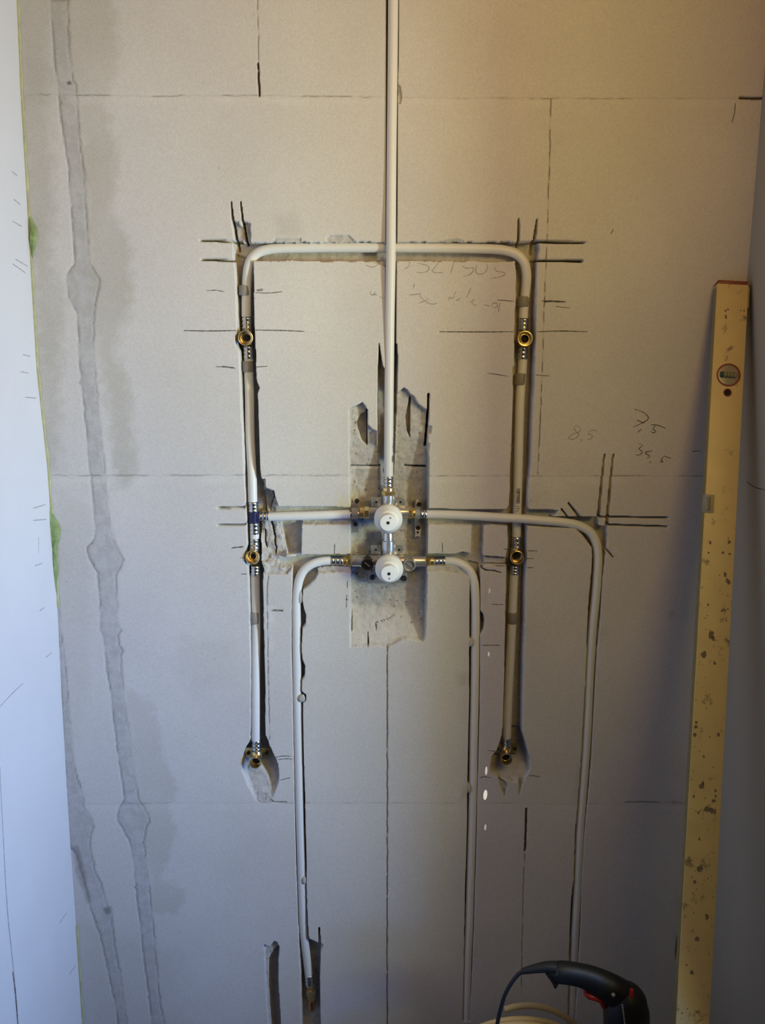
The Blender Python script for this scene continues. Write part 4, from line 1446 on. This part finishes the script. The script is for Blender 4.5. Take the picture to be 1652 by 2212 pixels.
bm = bmesh.new()
h0 = 0.006
box(bm, lv(h0 + (LEN - h0) / 2, 0, -LT / 2), wid, nrm, ld, LW, LT, LEN - h0, 0.0012)
body = obj('level_body', bm, M['yellow'], level, True)
for s in (-1, 1):
    bm = bmesh.new()
    box(bm, lv(h0 + (LEN - h0) / 2, s * (LW / 2 - 0.0002), -LT / 2), wid, nrm, ld, 0.0016, LT * 0.72, LEN - h0 - 0.01)
    obj('shaded_edge', bm, M['yshade'], level)
bm = bmesh.new()
box(bm, lv(0.003, 0, -LT / 2), wid, nrm, ld, LW * 0.96, LT * 0.98, 0.006, 0.001)
o = obj('end_cap', bm, M['rededge'], level, True); o['label'] = 'red end cap on top'
bm = bmesh.new()
box(bm, lv(0.025, LW / 2 + 0.002, -LT * 0.6), wid, nrm, ld, 0.005, LT * 0.7, 0.036, 0.002)
o = obj('hand_stop', bm, M['grey'], level, True); o['label'] = 'pale plastic stop on the side'


def lvpx(u, v):
    """where a sight line meets the level's front face"""
    d = Vector(ray(u, v)); o_ = Vector((0, 0, EYE))
    t = (Lt - o_).dot(nrm) / d.dot(nrm)
    return o_ + d * t


# round vial window
vc_ = lvpx(1573, 810)
bm = bmesh.new()
lathe(bm, vc_ - nrm * 0.002, nrm, [(0, 0.0190), (0.0028, 0.0190), (0.0034, 0.0182), (0.0034, 0.0168), (0.0016, 0.0162), (0.0016, 0.0002)], 40)
rim = obj('vial_window', bm, M['rededge'], level, True)
rim['label'] = 'round red rimmed window with the plumb vial'
bm = bmesh.new()
lathe(bm, vc_ - nrm * 0.002, nrm, [(0, 0.0155), (0.0022, 0.0160), (0.0023, 0.0150)], 40)
obj('window_disc', bm, M['vial'], rim, True)
bm = bmesh.new()
a, b = vc_ + nrm * 0.0012 - wid * 0.0125, vc_ + nrm * 0.0012 + wid * 0.0125
tube(bm, [a, a + wid * 0.001, b - wid * 0.001, b], [0.003, 0.0048, 0.0048, 0.003], 16)
obj('vial', bm, M['vialg'], rim, True)
bm = bmesh.new()
for q in (-0.004, 0.001, 0.006):
    lathe(bm, vc_ + nrm * 0.0012 + wid * q, wid, [(0, 0.0050), (0.0008, 0.0050)], 16)
obj('vial_lines', bm, M['teal'], rim, True)
bm = bmesh.new()
lathe(bm, a - wid * 0.001, wid, [(0, 0.004), (0.0035, 0.0054), (0.0045, 0.0050)], 16)
obj('vial_end', bm, M['teal'], rim, True)
# hanging hole
hc = lvpx(1571, 848)
bm = bmesh.new()
lathe(bm, hc - nrm * 0.001, nrm, [(0, 0.0066), (0.0018, 0.0066), (0.0020, 0.0060), (0.0014, 0.0050), (0.0012, 0.0002)], 28)
hr = obj('hanging_hole', bm, M['rededge'], level, True)
bm = bmesh.new()
lathe(bm, hc + nrm * 0.0001, nrm, [(0, 0.0046), (0.0006, 0.0046)], 24)
obj('hole_bottom', bm, M['hole'], hr, True)
# edge vial
ec = lvpx(1532, 1088)
bm = bmesh.new()
hh = (P(0, 1070).z - P(0, 1106).z) * 0.94
ss = (Lt - ec).dot(ld)
box(bm, lv(ss, -LW / 2 + 0.0062, -0.006), wid, nrm, ld, 0.0150, 0.0160, 0.030, 0.002)
ev = obj('edge_vial_block', bm, M['grey'], level, True); ev['label'] = 'grey green vial let into the left edge'
bm = bmesh.new()
tube(bm, [lv(ss - 0.011, -LW / 2 + 0.004, 0.001), lv(ss + 0.011, -LW / 2 + 0.004, 0.001)], 0.0036, 14)
obj('vial', bm, M['vialg'], ev, True)
# paint-loss chips and mortar splashes, each a small flake on the face
chips = [(1533, 1172, 3.5), (1530, 1193, 2.5), (1575, 1172 - 1, 5), (1561, 1194, 3), (1576, 1197, 3), (1566, 1242, 6), (1572, 1255, 6), (1536, 1372, 8), (1540, 1379, 6),
         (1520, 1415, 7), (1543, 1432, 4), (1551, 1587, 4), (1501, 1587, 4), (1502, 1570, 4), (1503, 1560, 3), (1516, 1698, 6), (1518, 1692, 4), (1541, 1730, 4), (1545, 1720, 3),
         (1545, 1708, 3), (1527, 1747, 6), (1537, 1751, 5), (1544, 1752, 4), (1510, 1812, 3), (1512, 1876, 7), (1504, 2028, 5), (1494, 2100, 5), (1520, 1634, 3),
         (1527, 1980, 5), (1560, 1319, 4), (1565, 1318, 3), (1529, 1306, 2.5), (1567, 671, 3), (1572, 668, 2.5), (1600, 671, 2), (1607, 671, 2), (1568, 683, 3), (1568, 687, 3),
         (1508, 1755, 3), (1498, 1720, 3), (1500, 1905, 4)]
bm = bmesh.new()
for (u, v, r) in chips:
    c = lvpx(u, v)
    k = 9
    rr = r * 0.00076
    vs = [bm.verts.new(c + nrm * 0.0003 + (wid * math.cos(2 * math.pi * i / k) + ld * math.sin(2 * math.pi * i / k) * 1.25) * rr * random.uniform(0.45, 1.15)) for i in range(k)]
    bm.faces.new(vs)
for i in range(150):
    s_ = random.uniform(0.35, LEN * 0.8)
    c = lv(s_, random.uniform(-LW / 2 + 0.002, LW / 2 - 0.002), 0.0003)
    rr = random.choice((0.0005, 0.0008, 0.0012))
    vs = [bm.verts.new(c + (wid * math.cos(2 * math.pi * i_ / 6) + ld * math.sin(2 * math.pi * i_ / 6)) * rr * random.uniform(0.6, 1.3)) for i_ in range(6)]
    bm.faces.new(vs)
chip_m = mat('worn_paint', (0.17, 0.13, 0.08), 0.7, noise=0.3, nscale=200)
o = obj('worn_spots', bm, chip_m, level); o['kind'] = 'stuff'
bm = bmesh.new()
p0, p1 = lvpx(1580, 606), lvpx(1573, 622)
sd_ = (p1 - p0).cross(nrm).normalized() * 0.0007
bm.faces.new([bm.verts.new(q + nrm * 0.0004) for q in (p0 + sd_, p1 + sd_ * 0.4, p1 - sd_ * 0.4, p0 - sd_)])
obj('red_scratch', bm, M['red'], level)

# ------------------------------------------------------------------ drill standing on its nose in front of the wall
DY = YW - 1.27           # its mid plane


def D(u, v, back=0.0):
    return P(u, v, DY - back)


top = D(1350, 2130)
drill = empty('power_drill', Vector((D(1352, 2212).x + 0.004, 1.27, 0.0)), 'black corded drill with a red trigger standing on its nose at the bottom right', 'power drill')
bm = bmesh.new()
hp = catmull([D(1196, 2101), D(1222, 2101), D(1262, 2109), D(1300, 2125), D(1335, 2147), D(1352, 2170)], 6)
n_ = len(hp)
hr_ = np.interp(np.linspace(0, 1, n_), [0, 0.12, 0.35, 0.6, 0.8, 1.0], [0.017, 0.0190, 0.0195, 0.0230, 0.0270, 0.028])
tube(bm, hp, list(hr_), 24, Vector((0, -1, 0)), squash=0.85)
obj('handle', bm, M['toolblack'], drill, True)
# pointed foot of the handle
bm = bmesh.new()
tube(bm, catmull([D(1192, 2092), D(1198, 2108), D(1199, 2122), D(1199, 2135)], 5), [0.013, 0.0135, 0.013, 0.0125, 0.012, 0.011, 0.0105, 0.0095, 0.0085, 0.0075, 0.006, 0.005, 0.004, 0.003, 0.002, 0.001][:16], 20, squash=1.2)
o = obj('handle_foot', bm, M['grey'] if False else M['toolblack'], drill, True)
# motor housing down to the chuck
bx_, by_ = D(1352, 2212).x, 1.27
bm = bmesh.new()
zt = D(0, 2128).z
mp = [(D(1362, 2136).x, zt - 0.002), (D(1356, 2150).x, D(0, 2150).z), (D(1352, 2175).x, D(0, 2175).z), (D(1353, 2212).x, D(0, 2212).z), (bx_ + 0.002, 0.25), (bx_ + 0.003, 0.20), (bx_ + 0.004, 0.16)]
pts = catmull([Vector((x, by_, z)) for x, z in mp], 5)
rr = [0.006, 0.016, 0.022, 0.026, 0.029] + list(np.interp(np.linspace(0, 1, len(pts) - 5), [0, 0.25, 0.6, 0.8, 1], [0.031, 0.038, 0.0385, 0.035, 0.026]))
tube(bm, pts, rr, 32, squash=0.95)
obj('motor_housing', bm, M['toolblack'], drill, True)
bm = bmesh.new()
lathe(bm, Vector((bx_ + 0.004, by_, 0.165)), -Z, [(0, 0.024), (0.012, 0.022), (0.014, 0.019), (0.050, 0.021), (0.060, 0.017), (0.078, 0.010), (0.080, 0.004)], 28)
obj('chuck', bm, M['dark'], drill, True)
bm = bmesh.new()
lathe(bm, Vector((bx_ + 0.004, by_, 0.088)), -Z, [(0, 0.004), (0.080, 0.004), (0.088, 0.0005)], 16)
obj('drill_bit', bm, M['steel'], drill, True)
# trigger
bm = bmesh.new()
tp = catmull([D(1262, 2143, 0.0), D(1275, 2147), D(1290, 2151), D(1300, 2160), D(1303, 2174)], 5)
tube(bm, tp, list(np.interp(np.linspace(0, 1, len(tp)), [0, 0.2, 0.6, 1], [0.004, 0.0075, 0.0075, 0.004])), 18, squash=1.5)
o = obj('trigger', bm, M['toolred'], drill, True); o['label'] = 'red trigger under the handle'
# red lever and pale lettering strip on the housing
bm = bmesh.new()
box(bm, P(1364, 2145, YW - 1.233), X, Y, Z, 0.006, 0.006, 0.014, 0.0015)
o = obj('direction_switch', bm, M['toolred'], drill, True); o['label'] = 'small red switch'
bm = bmesh.new()
for k in range(9):
    t = k / 8
    box(bm, P(1344 + 6 * t, 2172 + 44 * t, YW - 1.2325), X, Y, Z, 0.0022, 0.0012, 0.0026)
obj('lettering', bm, M['grey'], drill)
bm = bmesh.new()
lathe(bm, P(1324, 2148, YW - 1.243), -Y, [(0, 0.003), (0.002, 0.003), (0.0025, 0.002)], 16)
obj('housing_screw', bm, M['grey'], drill, True)
# strain relief and cord
bm = bmesh.new()
cp = catmull([D(1200, 2090), D(1180, 2089), D(1158, 2092), D(1138, 2096), D(1126, 2099)], 5)
tube(bm, cp, list(np.linspace(0.0105, 0.0042, len(cp))), 16)
obj('cord_guard', bm, M['black'], drill, True)
bm = bmesh.new()
cp = catmull([D(1130, 2098), D(1118, 2106), D(1104, 2124), D(1090, 2150), D(1081, 2180), D(1074, 2212), D(1068, 2260), Vector((D(1068, 2260).x - 0.02, 1.20, 0.12)),
              Vector((D(1068, 2260).x - 0.07, 1.10, 0.03)), Vector((D(1068, 2260).x - 0.2, 0.95, 0.006)), Vector((-0.3, 0.7, 0.006))], 6)
tube(bm, cp, 0.0034, 14)
obj('power_cord', bm, M['black'], drill, True)

# ------------------------------------------------------------------ coil of cream hose standing against the wall
CY = 1.36
hc_ = Vector((P(1140, 2200, YW - CY).x, CY, 0.0))
coil = empty('hose_coil', hc_, 'coil of cream coloured hose standing on the floor behind the drill cord', 'hose')
loops_ = [(0.122, 0.143, 1145, 2170, CY + 0.02), (0.150, 0.133, 1128, 2201, CY - 0.005), (0.146, 0.128, 1122, 2212, CY - 0.02), (0.135, 0.125, 1128, 2220, CY - 0.03)]
pts = []
NA = 48
for li, (a_, b_, u, v, y) in enumerate(loops_):
    nxt = loops_[min(li + 1, len(loops_) - 1)]
    tp_ = P(u, v, YW - y); tn = P(nxt[2], nxt[3], YW - nxt[4])
    for k in range(NA):
        t = k / NA
        ang = math.pi / 2 + math.radians(22) - 2 * math.pi * t
        w_ = t
        A_ = a_ * (1 - w_) + nxt[0] * w_; B_ = b_ * (1 - w_) + nxt[1] * w_
        cx = tp_.x * (1 - w_) + tn.x * w_; top_z = tp_.z * (1 - w_) + tn.z * w_
        yy_ = y * (1 - w_) + nxt[4] * w_ if li < 3 else y - 0.02 * w_
        pts.append(Vector((cx + A_ * math.cos(ang), yy_, max(top_z - B_ + B_ * math.sin(ang), 0.006))))
bm = bmesh.new()
tube(bm, pts, 0.0056, 12)
obj('hose', bm, M['hose'], coil, True)

# ------------------------------------------------------------------ slivers of sun that reach the wall past a shutter
for (u, v, w_, h_, e) in ((1057, 1276, 4, 13, 0.35), (1055.5, 1413, 4, 11, 0.6), (1050, 1665, 5, 22, 1.0), (1048, 1717, 9, 26, 1.3), (1048, 1787, 5, 16, 0.6)):
    tgt = P(u, v)
    src = tgt + Vector((0.10, -0.42, 0.85))
    d = bpy.data.lights.new('sun_sliver', 'SPOT')
    d.energy = 60.0 * e
    d.color = (1, 0.95, 0.85)
    d.shadow_soft_size = 0.0
    dist = (tgt - src).length
    d.spot_size = math.radians(1.0)
    d.spot_blend = 0.25
    o = bpy.data.objects.new('sun_sliver', d)
    COL.objects.link(o)
    o.location = src
    o.rotation_euler = (tgt - src).to_track_quat('-Z', 'Y').to_euler()
    full = 2 * dist * math.tan(math.radians(0.5))
    o.scale = (w_ * 0.00087 / full, h_ * 0.00087 * 0.44 / full, 1)
